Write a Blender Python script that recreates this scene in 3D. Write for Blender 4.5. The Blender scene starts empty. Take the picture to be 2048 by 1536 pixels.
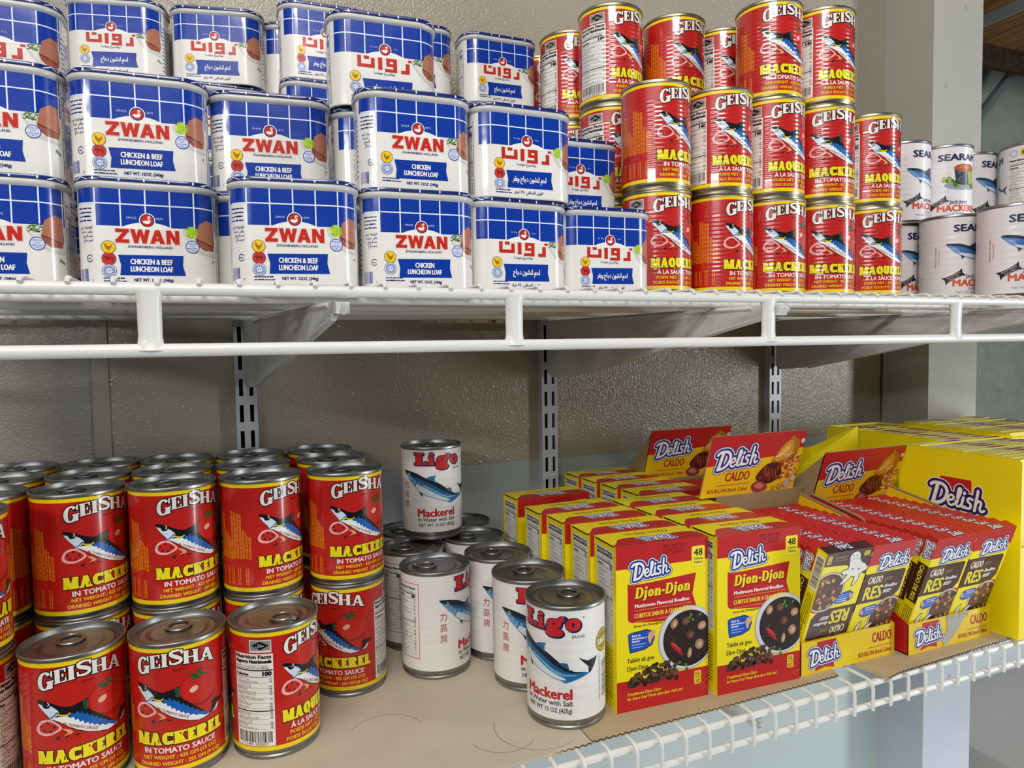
import bpy, bmesh, math, random
from math import sin, cos, tan, asin, atan2, radians, degrees, pi, hypot, sqrt
from mathutils import Vector, Matrix
from mathutils.geometry import tessellate_polygon

# Everything below is written in millimetres; the lens of the camera is at (0, 0, EYE).
# x runs along the shelves to the right, y runs from the camera towards the wall, z is up.
MM = 0.001
EYE = 1400.0
scene = bpy.context.scene
COL = scene.collection


def W3(x, y, z):
    return Vector((x * MM, y * MM, (z + EYE) * MM))


# ------------------------------------------------------------------ camera
YAW, PITCH, ROLL, FOCAL = radians(22.34), radians(3.05), radians(-0.94), 1381.4
_r0 = Vector((cos(YAW), -sin(YAW), 0))
_f0 = Vector((cos(PITCH) * sin(YAW), cos(PITCH) * cos(YAW), -sin(PITCH)))
_u0 = Vector((sin(PITCH) * sin(YAW), sin(PITCH) * cos(YAW), cos(PITCH)))
_right = cos(ROLL) * _r0 + sin(ROLL) * _u0
_up = -sin(ROLL) * _r0 + cos(ROLL) * _u0
cam_data = bpy.data.cameras.new('camera')
cam = bpy.data.objects.new('camera', cam_data)
COL.objects.link(cam)
cam_data.sensor_fit = 'HORIZONTAL'
cam_data.sensor_width = 36.0
cam_data.lens = FOCAL / 2048 * 36.0
cam_data.clip_start = 0.02
_m = Matrix((( _right.x, _up.x, -_f0.x), (_right.y, _up.y, -_f0.y), (_right.z, _up.z, -_f0.z))).to_4x4()
_m.translation = W3(0, 0, 0)
cam.matrix_world = _m
scene.camera = cam

# ------------------------------------------------------------------ world, lights, exposure
world = bpy.data.worlds.new('shop_room')
scene.world = world
world.use_nodes = True
_bg = world.node_tree.nodes['Background']
_bg.inputs['Color'].default_value = (0.78, 0.86, 1.0, 1)
_bg.inputs['Strength'].default_value = 0.10


def area(name, loc, target, sx, sy, power, color=(1, 1, 1)):
    d = bpy.data.lights.new(name, 'AREA')
    d.shape = 'RECTANGLE'
    d.size, d.size_y = sx * MM, sy * MM
    d.energy = power
    d.color = color
    o = bpy.data.objects.new(name, d)
    COL.objects.link(o)
    o.location = W3(*loc)
    o.rotation_euler = (W3(*target) - o.location).to_track_quat('-Z', 'Y').to_euler()
    return o


# warm ceiling tube over the shelves, cool tube further back in the aisle, daylight from the open door at the right
area('ceiling_tube_light', (-150, 40, 1230), (350, 700, 0), 1500, 90, 8.5, (1.0, 0.95, 0.86))
area('ceiling_tube_light', (-250, -850, 1180), (450, 650, -150), 700, 110, 21.0, (1.0, 0.97, 0.93))
area('aisle_tube_light', (-1700, -1300, 900), (450, 700, -100), 1300, 120, 30.0, (0.97, 0.98, 1.0))
area('right_door_light', (2400, -700, 60), (700, 650, 60), 260, 1700, 42.0, (0.92, 0.96, 1.0))
area('low_daylight_fill', (900, 120, -1270), (1200, 925, -720), 2600, 420, 19.0, (0.86, 0.94, 1.0))  # unseen panel added near the floor as daylight fill for the lower wall

scene.view_settings.view_transform = 'Standard'
scene.view_settings.look = 'None'
scene.view_settings.gamma = 1.0
scene.view_settings.use_curve_mapping = False
scene.view_settings.exposure = -0.40

# ------------------------------------------------------------------ materials


def lin(h):
    c = []
    for i in (0, 2, 4):
        v = int(h[i:i + 2], 16) / 255
        c.append(v / 12.92 if v <= 0.04045 else ((v + 0.055) / 1.055) ** 2.4)
    return (*c, 1.0)


FIN = dict(smooth=(0.40, 0, 0.4, 0, 'soft'), dull=(0.45, 0, 0.4, 0, 'orange'), gloss=(0.28, 0, 0.5, 0.4, None),   # finish: roughness, metallic, specular, coat, bump kind
    can=(0.30, 0, 0.5, 0.9, 'rib'), paper=(0.42, 0, 0.45, 0.12, 'wave'), film=(0.26, 0, 0.5, 0.45, 'film'),
    card=(0.38, 0, 0.45, 0.1, None), matte=(0.75, 0, 0.25, 0, None), steel=(0.36, 1, 0.5, 0, None),
    paint=(0.36, 0, 0.5, 0.1, None), board=(0.85, 0, 0.15, 0, 'fibre'), panel=(0.16, 0, 0.5, 0, 'orange'),
    wall=(0.62, 0, 0.3, 0, 'soft'), wood=(0.7, 0, 0.2, 0, 'grain'), rough=(0.85, 0, 0.2, 0, 'concrete'))
_mats = {}


def mat(hexcol, fin='card', name=None):
    key = (hexcol, fin)
    if key in _mats:
        return _mats[key]
    rough, metal, spec, coat, bump = FIN[fin]
    m = bpy.data.materials.new(name or '%s_%s' % (fin, hexcol))
    m.use_nodes = True
    nt = m.node_tree
    b = nt.nodes['Principled BSDF']
    col = lin(hexcol)
    b.inputs['Base Color'].default_value = col
    b.inputs['Roughness'].default_value = rough
    b.inputs['Metallic'].default_value = metal
    b.inputs['Specular IOR Level'].default_value = spec
    b.inputs['Coat Weight'].default_value = coat
    b.inputs['Coat Roughness'].default_value = 0.08
    N, L = nt.nodes.new, nt.links.new
    if bump:
        tc = N('ShaderNodeTexCoord')
        bp = N('ShaderNodeBump')
        L(bp.outputs[0], b.inputs['Normal'])
        if coat:
            L(bp.outputs[0], b.inputs['Coat Normal'])
    if bump in ('rib', 'wave'):
        sp = N('ShaderNodeSeparateXYZ')
        L(tc.outputs['Object'], sp.inputs[0])
        mu = N('ShaderNodeMath'); mu.operation = 'MULTIPLY'
        mu.inputs[1].default_value = 2 * pi / (0.0046 if bump == 'rib' else 0.0082)
        no = N('ShaderNodeTexNoise'); no.inputs['Scale'].default_value = 18
        L(tc.outputs['Object'], no.inputs['Vector'])
        ad = N('ShaderNodeMath'); ad.operation = 'MULTIPLY_ADD'
        L(no.outputs['Fac'], ad.inputs[0]); ad.inputs[1].default_value = 1.2 if bump == 'rib' else 3.0
        L(sp.outputs['Z'], mu.inputs[0]); L(mu.outputs[0], ad.inputs[2])
        sn = N('ShaderNodeMath'); sn.operation = 'SINE'
        L(ad.outputs[0], sn.inputs[0])
        # ribs only on the middle of the can wall
        mr = N('ShaderNodeMapRange'); mr.interpolation_type = 'SMOOTHSTEP'
        mr.inputs['From Min'].default_value = 0.018; mr.inputs['From Max'].default_value = 0.030
        L(sp.outputs['Z'], mr.inputs['Value'])
        m2 = N('ShaderNodeMapRange'); m2.interpolation_type = 'SMOOTHSTEP'
        m2.inputs['From Min'].default_value = 0.096; m2.inputs['From Max'].default_value = 0.084
        L(sp.outputs['Z'], m2.inputs['Value'])
        a1 = N('ShaderNodeMath'); a1.operation = 'MULTIPLY'; L(mr.outputs[0], a1.inputs[0]); L(m2.outputs[0], a1.inputs[1])
        a2 = N('ShaderNodeMath'); a2.operation = 'MULTIPLY'; L(a1.outputs[0], a2.inputs[0]); L(sn.outputs[0], a2.inputs[1])
        L(a2.outputs[0], bp.inputs['Height'])
        bp.inputs['Strength'].default_value = 1.0
        bp.inputs['Distance'].default_value = 0.00008 if bump == 'rib' else 0.00007
    elif bump:
        no = N('ShaderNodeTexNoise')
        L(tc.outputs['Object'], no.inputs['Vector'])
        sc, det, st, dist = dict(film=(26, 2, 0.35, 0.002), fibre=(900, 3, 0.3, 0.0004), orange=(340, 1.6, 0.8, 0.0017),
                                 soft=(160, 3, 0.30, 0.0010), grain=(30, 4, 0.4, 0.001), concrete=(70, 6, 0.6, 0.003))[bump]
        no.inputs['Scale'].default_value = sc
        no.inputs['Detail'].default_value = det
        bp.inputs['Strength'].default_value = st
        bp.inputs['Distance'].default_value = dist
        L(no.outputs['Fac'], bp.inputs['Height'])
        if bump in ('fibre', 'orange', 'soft', 'grain', 'concrete'):
            n2 = N('ShaderNodeTexNoise')
            mp = N('ShaderNodeMapping')
            if bump == 'grain':
                mp.inputs['Scale'].default_value = (30, 1.2, 30)
            L(tc.outputs['Object'], mp.inputs[0]); L(mp.outputs[0], n2.inputs['Vector'])
            n2.inputs['Scale'].default_value = dict(fibre=22, orange=5, soft=6, grain=2.2, concrete=24)[bump]
            n2.inputs['Detail'].default_value = 5
            mx = N('ShaderNodeMix'); mx.data_type = 'RGBA'
            k = dict(fibre=0.93, orange=0.90, soft=0.90, grain=0.45, concrete=0.84)[bump]
            mx.inputs[6].default_value = (col[0] * k, col[1] * k, col[2] * k, 1)
            mx.inputs[7].default_value = col
            rm = N('ShaderNodeMapRange'); rm.inputs['From Min'].default_value = 0.35; rm.inputs['From Max'].default_value = 0.65
            L(n2.outputs['Fac'], rm.inputs['Value']); L(rm.outputs[0], mx.inputs[0])
            L(mx.outputs[2], b.inputs['Base Color'])
    if fin == 'steel':
        no = N('ShaderNodeTexNoise'); no.inputs['Scale'].default_value = 60
        tc = N('ShaderNodeTexCoord'); L(tc.outputs['Object'], no.inputs['Vector'])
        rm = N('ShaderNodeMapRange'); rm.inputs['To Min'].default_value = rough - 0.06; rm.inputs['To Max'].default_value = rough + 0.10
        L(no.outputs['Fac'], rm.inputs['Value']); L(rm.outputs[0], b.inputs['Roughness'])
    _mats[key] = m
    return m


# ------------------------------------------------------------------ mesh helpers
class MB:
    """Collects faces (millimetres) and links them as ONE mesh object."""

    def __init__(s):
        s.v, s.f, s.fm, s.sm, s.mats = [], [], [], [], []

    def mi(s, m):
        if m not in s.mats:
            s.mats.append(m)
        return s.mats.index(m)

    def add(s, vs, fs, m, smooth=False):
        b = len(s.v)
        s.v += [tuple(p) for p in vs]
        k = s.mi(m)
        for f in fs:
            s.f.append([b + i for i in f]); s.fm.append(k); s.sm.append(smooth)

    def hexa(s, p, m):
        """eight corners: four below, four above, both counter-clockwise from above"""
        s.add(p, [(3, 2, 1, 0), (4, 5, 6, 7), (0, 1, 5, 4), (1, 2, 6, 5), (2, 3, 7, 6), (3, 0, 4, 7)], m)

    def box(s, x0, x1, y0, y1, z0, z1, m):
        s.hexa([(x0, y0, z0), (x1, y0, z0), (x1, y1, z0), (x0, y1, z0), (x0, y0, z1), (x1, y0, z1), (x1, y1, z1), (x0, y1, z1)], m)

    def tube(s, pts, r, m, n=10, flat=1.0):
        pts = [Vector(p) for p in pts]
        rings, up = [], None
        for i, p in enumerate(pts):
            a = pts[max(i - 1, 0)]; c = pts[min(i + 1, len(pts) - 1)]
            t = (c - a).normalized()
            if up is None:
                up = Vector((0, 0, 1)) if abs(t.z) < 0.9 else Vector((0, 1, 0))
            sd = t.cross(up).normalized(); up = sd.cross(t).normalized()
            rr = r[i] if isinstance(r, (list, tuple)) else r
            rings.append([p + rr * (cos(2 * pi * k / n) * sd + flat * sin(2 * pi * k / n) * up) for k in range(n)])
        vs = [q for ring in rings for q in ring]
        fs = []
        for i in range(len(rings) - 1):
            for k in range(n):
                k2 = (k + 1) % n
                fs.append((i * n + k, i * n + k2, (i + 1) * n + k2, (i + 1) * n + k))
        s.add(vs, fs, m, True)
        s.add(rings[0], [tuple(range(n))], m); s.add(rings[-1], [tuple(range(n))[::-1]], m)

    def lathe(s, prof, m, n=72, cx=0, cy=0):
        vs = [(cx + r * cos(2 * pi * k / n), cy + r * sin(2 * pi * k / n), z) for r, z in prof for k in range(n)]
        fs = []
        for i in range(len(prof) - 1):
            for k in range(n):
                k2 = (k + 1) % n
                fs.append((i * n + k, i * n + k2, (i + 1) * n + k2, (i + 1) * n + k))
        s.add(vs, fs, m, True)

    def sweep_loop(s, loop, prof, m, close=None):
        """loop: function(offset) -> closed list of (x, y); prof: (offset, z) pairs"""
        n = len(loop(0))
        vs = [(x, y, z) for o, z in prof for x, y in loop(o)]
        fs = []
        for i in range(len(prof) - 1):
            for k in range(n):
                k2 = (k + 1) % n
                fs.append((i * n + k, i * n + k2, (i + 1) * n + k2, (i + 1) * n + k))
        s.add(vs, fs, m, True)
        if close:
            if 'b' in close:
                s.add(vs[:n], [tuple(range(n))[::-1]], m)
            if 't' in close:
                s.add(vs[-n:], [tuple(range(n))], m)

    def prism(s, poly, fr, d, m):
        """poly (a, b) pairs; fr(a, b, depth) -> point; depth 0..d"""
        n = len(poly)
        vs = [fr(a, b, 0) for a, b in poly] + [fr(a, b, d) for a, b in poly]
        tri = tessellate_polygon([[Vector((a, b, 0)) for a, b in poly]])
        fs = [tuple(t) for t in tri] + [tuple(i + n for i in t[::-1]) for t in tri]
        fs += [(i, (i + 1) % n, (i + 1) % n + n, i + n) for i in range(n)]
        s.add(vs, fs, m)

    def mesh(s, name):
        me = bpy.data.meshes.new(name)
        me.from_pydata([(x * MM, y * MM, z * MM) for x, y, z in s.v], [], s.f)
        for m in s.mats:
            me.materials.append(m)
        me.polygons.foreach_set('material_index', s.fm)
        me.polygons.foreach_set('use_smooth', s.sm)
        bm = bmesh.new(); bm.from_mesh(me)
        bmesh.ops.recalc_face_normals(bm, faces=bm.faces)
        bm.to_mesh(me); bm.free()
        me.set_sharp_from_angle(angle=radians(40))
        me.update()
        return me

    def build(s, name, parent=None, loc=None):
        o = bpy.data.objects.new(name, s.mesh(name))
        COL.objects.link(o)
        if parent:
            o.parent = parent
        if loc is not None:
            o.location = loc
        return o


def empty(name, loc, rz=0.0):
    o = bpy.data.objects.new(name, None)
    o.empty_display_size = 0.02
    COL.objects.link(o)
    o.location = loc
    o.rotation_euler = (0, 0, rz)
    return o


def tag(o, label, cat, group=None):
    o['label'] = label
    o['category'] = cat
    if group:
        o['group'] = group
    return o


def structure(o):
    o['kind'] = 'structure'
    return o


def copy_tree(src, loc, rz, label, cat, group):
    r = src.copy(); COL.objects.link(r)
    r.location = loc; r.rotation_euler = (0, 0, rz)
    for ch in src.children:
        c = ch.copy(); COL.objects.link(c); c.parent = r
        for g in ch.children:
            d = g.copy(); COL.objects.link(d); d.parent = c
    return tag(r, label, cat, group)


# ------------------------------------------------------------------ print: flat artwork that is laid on a surface
_txt = {}
_cap = []


def text_mesh(s, shear=0.0):
    key = (s, shear)
    if key not in _txt:
        cu = bpy.data.curves.new('lettering', 'FONT')
        cu.body = s
        cu.shear = shear
        cu.resolution_u = 2
        ob = bpy.data.objects.new('lettering', cu)
        me = bpy.data.meshes.new_from_object(ob)
        v = [(p.co.x, p.co.y) for p in me.vertices]
        f = [tuple(p.vertices) for p in me.polygons]
        bpy.data.objects.remove(ob); bpy.data.meshes.remove(me); bpy.data.curves.remove(cu)
        if not _cap:
            _cap.append(1.0)
            _cap[0] = max(p[1] for p in text_mesh('H')[0])
            _txt.clear()
        x0 = min(p[0] for p in v) if v else 0
        v = [((x - x0) / _cap[0], y / _cap[0]) for x, y in v]
        _txt[key] = (v, f, max(p[0] for p in v) if v else 1)
    return _txt[key]


AR = {  # isolated, final, initial, medial
    'ا': 'ﺍﺎﺍﺎ', 'ب': 'ﺏﺐﺑﺒ', 'ج': 'ﺝﺞﺟﺠ', 'ح': 'ﺡﺢﺣﺤ', 'د': 'ﺩﺪﺩﺪ', 'ذ': 'ﺫﺬﺫﺬ', 'ر': 'ﺭﺮﺭﺮ', 'ز': 'ﺯﺰﺯﺰ', 'ش': 'ﺵﺶﺷﺸ',
    'ص': 'ﺹﺺﺻﺼ', 'غ': 'ﻍﻎﻏﻐ', 'ف': 'ﻑﻒﻓﻔ', 'ق': 'ﻕﻖﻗﻘ', 'ل': 'ﻝﻞﻟﻠ', 'م': 'ﻡﻢﻣﻤ', 'ن': 'ﻥﻦﻧﻨ', 'ه': 'ﻩﻪﻫﻬ', 'و': 'ﻭﻮﻭﻮ', 'ي': 'ﻱﻲﻳﻴ'}
_JOINS = set('بجحشصغفقلمنهي')


def arabic(s):
    out = []
    for i, c in enumerate(s):
        if c not in AR:
            out.append(c); continue
        p = i > 0 and s[i - 1] in _JOINS
        n = c in _JOINS and i + 1 < len(s) and s[i + 1] in AR
        out.append(AR[c][(3 if p and n else 1 if p else 2 if n else 0)])
    r, num = [], ''
    for c in reversed(out):
        if '٠' <= c <= '٩':
            num = c + num
        else:
            r += [num, c] if num else [c]
            num = ''
    return ''.join(r) + num


def spline(pts, closed=True, k=6):
    n, out = len(pts), []
    for i in range(n if closed else n - 1):
        g = lambda j: pts[j % n] if closed else pts[min(max(j, 0), n - 1)]
        p0, p1, p2, p3 = g(i - 1), g(i), g(i + 1), g(i + 2)
        for t in (j / k for j in range(k)):
            q = []
            for a in (0, 1):
                q.append(0.5 * (2 * p1[a] + (p2[a] - p0[a]) * t + (2 * p0[a] - 5 * p1[a] + 4 * p2[a] - p3[a]) * t * t
                                + (3 * p1[a] - p0[a] - 3 * p2[a] + p3[a]) * t ** 3))
            out.append(tuple(q))
    if not closed:
        out.append(tuple(pts[-1]))
    return out


def ell(cx, cy, rx, ry=None, n=28, a0=0, a1=360, rot=0):
    ry = rx if ry is None else ry
    full = abs(a1 - a0) >= 360
    c, s = cos(radians(rot)), sin(radians(rot))
    o = []
    for i in range(n if full else n + 1):
        a = radians(a0 + (a1 - a0) * i / n)
        x, y = rx * cos(a), ry * sin(a)
        o.append((cx + c * x - s * y, cy + s * x + c * y))
    return o


def rect(x0, x1, y0, y1):
    return [(x0, y0), (x1, y0), (x1, y1), (x0, y1)]


def rrect(x0, x1, y0, y1, r):
    o = []
    for cx, cy, a in ((x1 - r, y1 - r, 0), (x0 + r, y1 - r, 90), (x0 + r, y0 + r, 180), (x1 - r, y0 + r, 270)):
        o += ell(cx, cy, r, r, 5, a, a + 90)
    return o


class Art:
    def __init__(s):
        s.items = []

    def raw(s, v, f, col, lay):
        s.items.append((v, f, col, lay))

    def poly(s, pts, col, lay):
        pts = [p for i, p in enumerate(pts) if i == 0 or hypot(p[0] - pts[i - 1][0], p[1] - pts[i - 1][1]) > 1e-5]
        tri = tessellate_polygon([[Vector((x, y, 0)) for x, y in pts]])
        s.raw(pts, [tuple(t) for t in tri], col, lay)

    def stroke(s, pts, w, col, lay, cap=True, closed=False):
        """ribbon along pts; w a width or list of widths; round caps"""
        n = len(pts)
        L, R = [], []
        for i in range(n):
            a = pts[(i - 1) % n] if closed else pts[max(i - 1, 0)]
            b = pts[(i + 1) % n] if closed else pts[min(i + 1, n - 1)]
            dx, dy = b[0] - a[0], b[1] - a[1]
            d = hypot(dx, dy) or 1
            h = (w[i] if isinstance(w, (list, tuple)) else w) / 2
            L.append((pts[i][0] - dy / d * h, pts[i][1] + dx / d * h)); R.append((pts[i][0] + dy / d * h, pts[i][1] - dx / d * h))
        s.raw(L + R, [t for i in range(n if closed else n - 1) for t in ((i, n + i, n + (i + 1) % n), (i, n + (i + 1) % n, (i + 1) % n))], col, lay)
        if cap and not closed:
            for i in (0, -1):
                h = (w[i] if isinstance(w, (list, tuple)) else w) / 2
                s.poly(ell(pts[i][0], pts[i][1], h, h, 10), col, lay)

    def text(s, t, x, y, h, col, lay, w=None, al='C', bold=0.0, shear=0.0, rot=0.0, ol=None, olw=0.0, warp=None):
        """t with cap height h, baseline at y; w forces the width; ol/olw: outline colour and width; warp moves each finished point"""
        v, f, wid = text_mesh(t, shear)
        sx = (w / wid) if w else h
        x0 = x - (wid * sx) * dict(L=0, C=0.5, R=1)[al]
        base = [(x0 + a * sx, y + b * h) for a, b in v]
        c, n = cos(radians(rot)), sin(radians(rot))

        def put(dx, dy, cc, ll):
            q = [(a + dx, b + dy) for a, b in base]
            if rot:
                q = [(x + c * (a - x) - n * (b - y), y + n * (a - x) + c * (b - y)) for a, b in q]
            if warp:
                q = [warp(*p) for p in q]
            s.raw(q, f, cc, ll)
        if ol:
            for k in range(10):
                a = 2 * pi * k / 10
                put(cos(a) * (olw + bold), sin(a) * (olw + bold * 0.6), ol, lay - 0.5)
        if bold:
            for d in ((-bold, 0), (bold, 0), (0, bold * 0.6), (0, -bold * 0.6)):
                put(d[0], d[1], col, lay)
        else:
            put(0, 0, col, lay)

    def merge(s, other, fn, dl=0):
        for v, f, c, l in other.items:
            s.items.append(([fn(*p) for p in v], f, c, l + dl))

    def bars(s, x0, x1, y0, y1, col, lay, seed=1):
        """bar code"""
        r = random.Random(seed); x = x0
        while x < x1 - 0.4:
            w = r.choice((0.35, 0.35, 0.6, 0.9)); s.poly(rect(x, min(x + w, x1), y0, y1), col, lay); x += w + r.choice((0.35, 0.5, 0.8))

    def fine(s, x0, x1, y, h, col, lay, seed=1, gap=0.5):
        """a line of print too small to read"""
        r = random.Random(seed); x = x0
        while x < x1:
            w = min(r.uniform(1.2, 4.2) * h, x1 - x)
            s.poly(rect(x, x + w, y, y + h * r.choice((0.62, 0.75, 0.62))), col, lay); x += w + gap * h


def clip(poly, x, keep_left):
    out = []
    for i in range(len(poly)):
        a, b = poly[i], poly[(i + 1) % len(poly)]
        ia, ib = (a[0] <= x) == keep_left or a[0] == x, (b[0] <= x) == keep_left or b[0] == x
        if ia:
            out.append(a)
        if ia != ib:
            t = (x - a[0]) / (b[0] - a[0]); out.append((x, a[1] + t * (b[1] - a[1])))
    return out


EPS = 0.05


def lay_art(art, surf, grid, fin, name, bounds=None, extra=None):
    """the artwork as a mesh on surf(u, v, h) -> (point, normal); grid: the u values where the surface bends"""
    vs, ns, fs, fm, mats = [], [], [], [], []
    parts = list(art) if isinstance(art, list) else [(art, surf, grid)]
    for a_, sf, gr in parts:
        for num, (v, f, col, lay) in enumerate(a_.items):
            lay = lay + 0.010 * (num % 16)   # no two prints share a plane
            eps = EPS if gr else 0.035
            mk = mat(*col) if isinstance(col, tuple) else mat(col, fin)
            if mk not in mats:
                mats.append(mk)
            k = mats.index(mk)
            cache = {}

            def vid(p, key=None):
                if key is not None and key in cache:
                    return cache[key]
                q, n = sf(p[0], p[1], (lay + 1) * eps)
                vs.append((q[0] * MM, q[1] * MM, q[2] * MM)); ns.append(n)
                if key is not None:
                    cache[key] = len(vs) - 1
                return len(vs) - 1
            for face in f:
                pts = [v[i] for i in face]
                lo, hi = min(p[0] for p in pts), max(p[0] for p in pts)
                cuts = [g for g in gr if lo + 1e-6 < g < hi - 1e-6]
                if not cuts:
                    fs.append([vid(v[i], i) for i in face]); fm.append(k); continue
                rest = pts
                for g in cuts:
                    left = clip(rest, g, True); rest = clip(rest, g, False)
                    if len(left) > 2:
                        fs.append([vid(p) for p in left]); fm.append(k)
                    if len(rest) < 3:
                        break
                if len(rest) > 2:
                    fs.append([vid(p) for p in rest]); fm.append(k)
    me = bpy.data.meshes.new(name)
    me.from_pydata(vs, [], fs)
    for m in mats:
        me.materials.append(m)
    me.polygons.foreach_set('material_index', fm)
    me.polygons.foreach_set('use_smooth', [True] * len(fs))
    # every face looks outward
    flip = [p.index for p in me.polygons if p.normal.dot(Vector(ns[p.vertices[0]])) < 0]
    if flip:
        bm = bmesh.new(); bm.from_mesh(me); bm.faces.ensure_lookup_table()
        bmesh.ops.reverse_faces(bm, faces=[bm.faces[i] for i in flip]); bm.to_mesh(me); bm.free()
    me.normals_split_custom_set_from_vertices([Vector(n).normalized() for n in ns])
    me.update()
    return me


def on_cylinder(R):
    def f(u, v, h):
        a = u / R
        return ((R + h) * sin(a), -(R + h) * cos(a), v), (sin(a), -cos(a), 0)
    return f


def on_plane(o, ux, uv):
    """origin, unit vectors along u and v (local millimetres)"""
    o, ux, uv = Vector(o), Vector(ux), Vector(uv)
    n = ux.cross(uv).normalized()
    return lambda u, v, h: (o + ux * u + uv * v + n * h, n)


# ------------------------------------------------------------------ drawn letters: slab serif glyphs as convex pieces and ribbons
def slab(ch, st=0.26, th=0.11, se=0.07, sq=0.10, w=None):
    """-> width, list of ('p', polygon) / ('s', points, width), cap height 1"""
    o = []
    Rr = lambda x0, x1, y0, y1: o.append(('p', rect(x0, x1, y0, y1)))

    def stem(x, y0=0, y1=1, s=st, b=True, t=True):
        Rr(x, x + s, y0, y1)
        if b:
            Rr(x - se, x + s + se, y0, y0 + sq)
        if t:
            Rr(x - se, x + s + se, y1 - sq, y1)

    def arc(cx, cy, rx, ry, a0, a1, ws):
        p = ell(cx, cy, rx, ry, 22, a0, a1)
        o.append(('s', p, [ws(a0 + (a1 - a0) * i / 22) if callable(ws) else ws for i in range(len(p))], abs(a1 - a0) >= 360))
    con = lambda a: th + (st - th) * abs(cos(radians(a))) ** 1.3
    if ch == 'I':
        W_ = st + 2 * se; stem(se)
    elif ch in 'EL':
        W_ = w or 0.62; stem(se); Rr(se, W_, 0, th); Rr(W_ - th * 0.8, W_, 0, 0.30)
        if ch == 'E':
            Rr(se, W_ - 0.02, 1 - th, 1); Rr(W_ - th * 0.8 - 0.02, W_ - 0.02, 0.72, 1); Rr(se, W_ * 0.78, 0.5 - th / 2, 0.5 + th / 2)
            Rr(W_ * 0.78 - th * 0.7, W_ * 0.78, 0.38, 0.62)
    elif ch == 'H':
        W_ = w or 0.88; stem(se); stem(W_ - se - st); Rr(se, W_ - se, 0.5 - th / 2, 0.5 + th / 2)
    elif ch == 'A':
        W_ = w or 0.92; c = W_ / 2
        lw = max(th * 1.2, st * 0.62)
        o.append(('p', [(se, 0), (se + lw, 0), (c + th * 0.5, 1), (c - lw * 0.6, 1)]))
        o.append(('p', [(W_ - se - st * 1.05, 0), (W_ - se, 0), (c + st * 0.45, 1), (c - st * 0.55, 1)]))
        Rr(0.22 * W_, 0.72 * W_, 0.26, 0.26 + th)
        Rr(-se * 0.6, se + lw + se, 0, sq); Rr(W_ - se - st * 1.05 - se, W_ + se * 0.3, 0, sq)
    elif ch == 'M':
        W_ = w or 1.16; stem(se, s=st * 0.8); stem(W_ - se - st); c = W_ / 2
        o.append(('p', [(se, 1), (se + st * 1.1, 1), (c + st * 0.35, 0.0), (c - st * 0.35, 0.0)]))
        o.append(('p', [(c - st * 0.3, 0), (c + st * 0.3, 0), (W_ - se, 1), (W_ - se - st, 1)]))
    elif ch in 'CG':
        W_ = w or 0.84; c = W_ / 2
        arc(c, 0.5, c - st / 2, 0.5 - th / 2, 38, 322 if ch == 'C' else 338, con)
        Rr(W_ - th, W_, 0.66, 0.98); 
        if ch == 'C':
            Rr(W_ - th, W_, 0.05, 0.32)
        else:
            Rr(W_ - st, W_, 0.02, 0.44); Rr(W_ - st - se * 1.6, W_ + se, 0.44 - sq, 0.46)
    elif ch == 'K':
        W_ = w or 0.9; stem(se)
        o.append(('p', [(se + st * 0.8, 0.34), (se + st * 0.8, 0.58), (W_ - se - st * 0.4, 1), (W_ - se, 1)]))
        o.append(('p', [(0.40, 0.44), (0.56, 0.70), (W_ - se * 0.2, 0), (W_ - se * 0.2 - st * 1.1, 0)]))
        Rr(W_ - se - st - se, W_ + se * 0.4, 1 - sq, 1); Rr(W_ - st * 1.2 - se, W_ + se * 0.8, 0, sq)
    elif ch == 'R':
        W_ = w or 0.86; stem(se); Rr(se, W_ * 0.55, 1 - th, 1); Rr(se, W_ * 0.55, 0.46, 0.46 + th)
        arc(W_ * 0.50, 0.73, W_ * 0.42 - st / 2, 0.27 - th / 2, 90, -90, con)
        o.append(('p', [(W_ * 0.40, 0.50), (W_ * 0.70, 0.50), (W_ - se * 0.2, 0), (W_ - st * 1.1, 0)])); Rr(W_ - st * 1.1 - se, W_ + se, 0, sq)
    elif ch == 'D':
        W_ = w or 0.88; stem(se); Rr(se, W_ * 0.5, 1 - th, 1); Rr(se, W_ * 0.5, 0, th); arc(W_ * 0.45, 0.5, W_ * 0.53 - st / 2, 0.5 - th / 2, 90, -90, con)
    elif ch == 'Q':
        W_ = w or 0.92; arc(W_ / 2, 0.5, W_ / 2 - st / 2, 0.5 - th / 2, 0, 360, con)
        o.append(('p', [(W_ * 0.42, 0.22), (W_ * 0.6, 0.30), (W_ * 1.02, -0.14), (W_ * 0.76, -0.14)]))
    elif ch == 'U':
        W_ = w or 0.88; c = W_ / 2
        for x in (se, W_ - se - st):
            Rr(x, x + st, 0.4, 1); Rr(x - se, x + st + se, 1 - sq, 1)
        arc(c, 0.4, c - se - st / 2, 0.4 - th / 2, 180, 360, con)
    elif ch == 'S':
        W_ = w or 0.70
        p = spline([(0.90, 0.74), (0.84, 0.90), (0.5, 0.945), (0.19, 0.84), (0.20, 0.66), (0.5, 0.52), (0.80, 0.37), (0.82, 0.17), (0.5, 0.055), (0.16, 0.10), (0.09, 0.27)], False, 4)
        p = [(x * W_, y) for x, y in p]; n = len(p)
        o.append(('s', p, [th + (st * 0.95 - th) * max(0, 1 - abs(i / (n - 1) - 0.5) * 2.6) ** 0.8 for i in range(n)]))
        Rr(W_ * 0.86, W_ * 0.86 + th * 0.8, 0.66, 0.98); Rr(W_ * 0.05, W_ * 0.05 + th * 0.8, 0.02, 0.33)
    elif ch == 'i':
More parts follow.
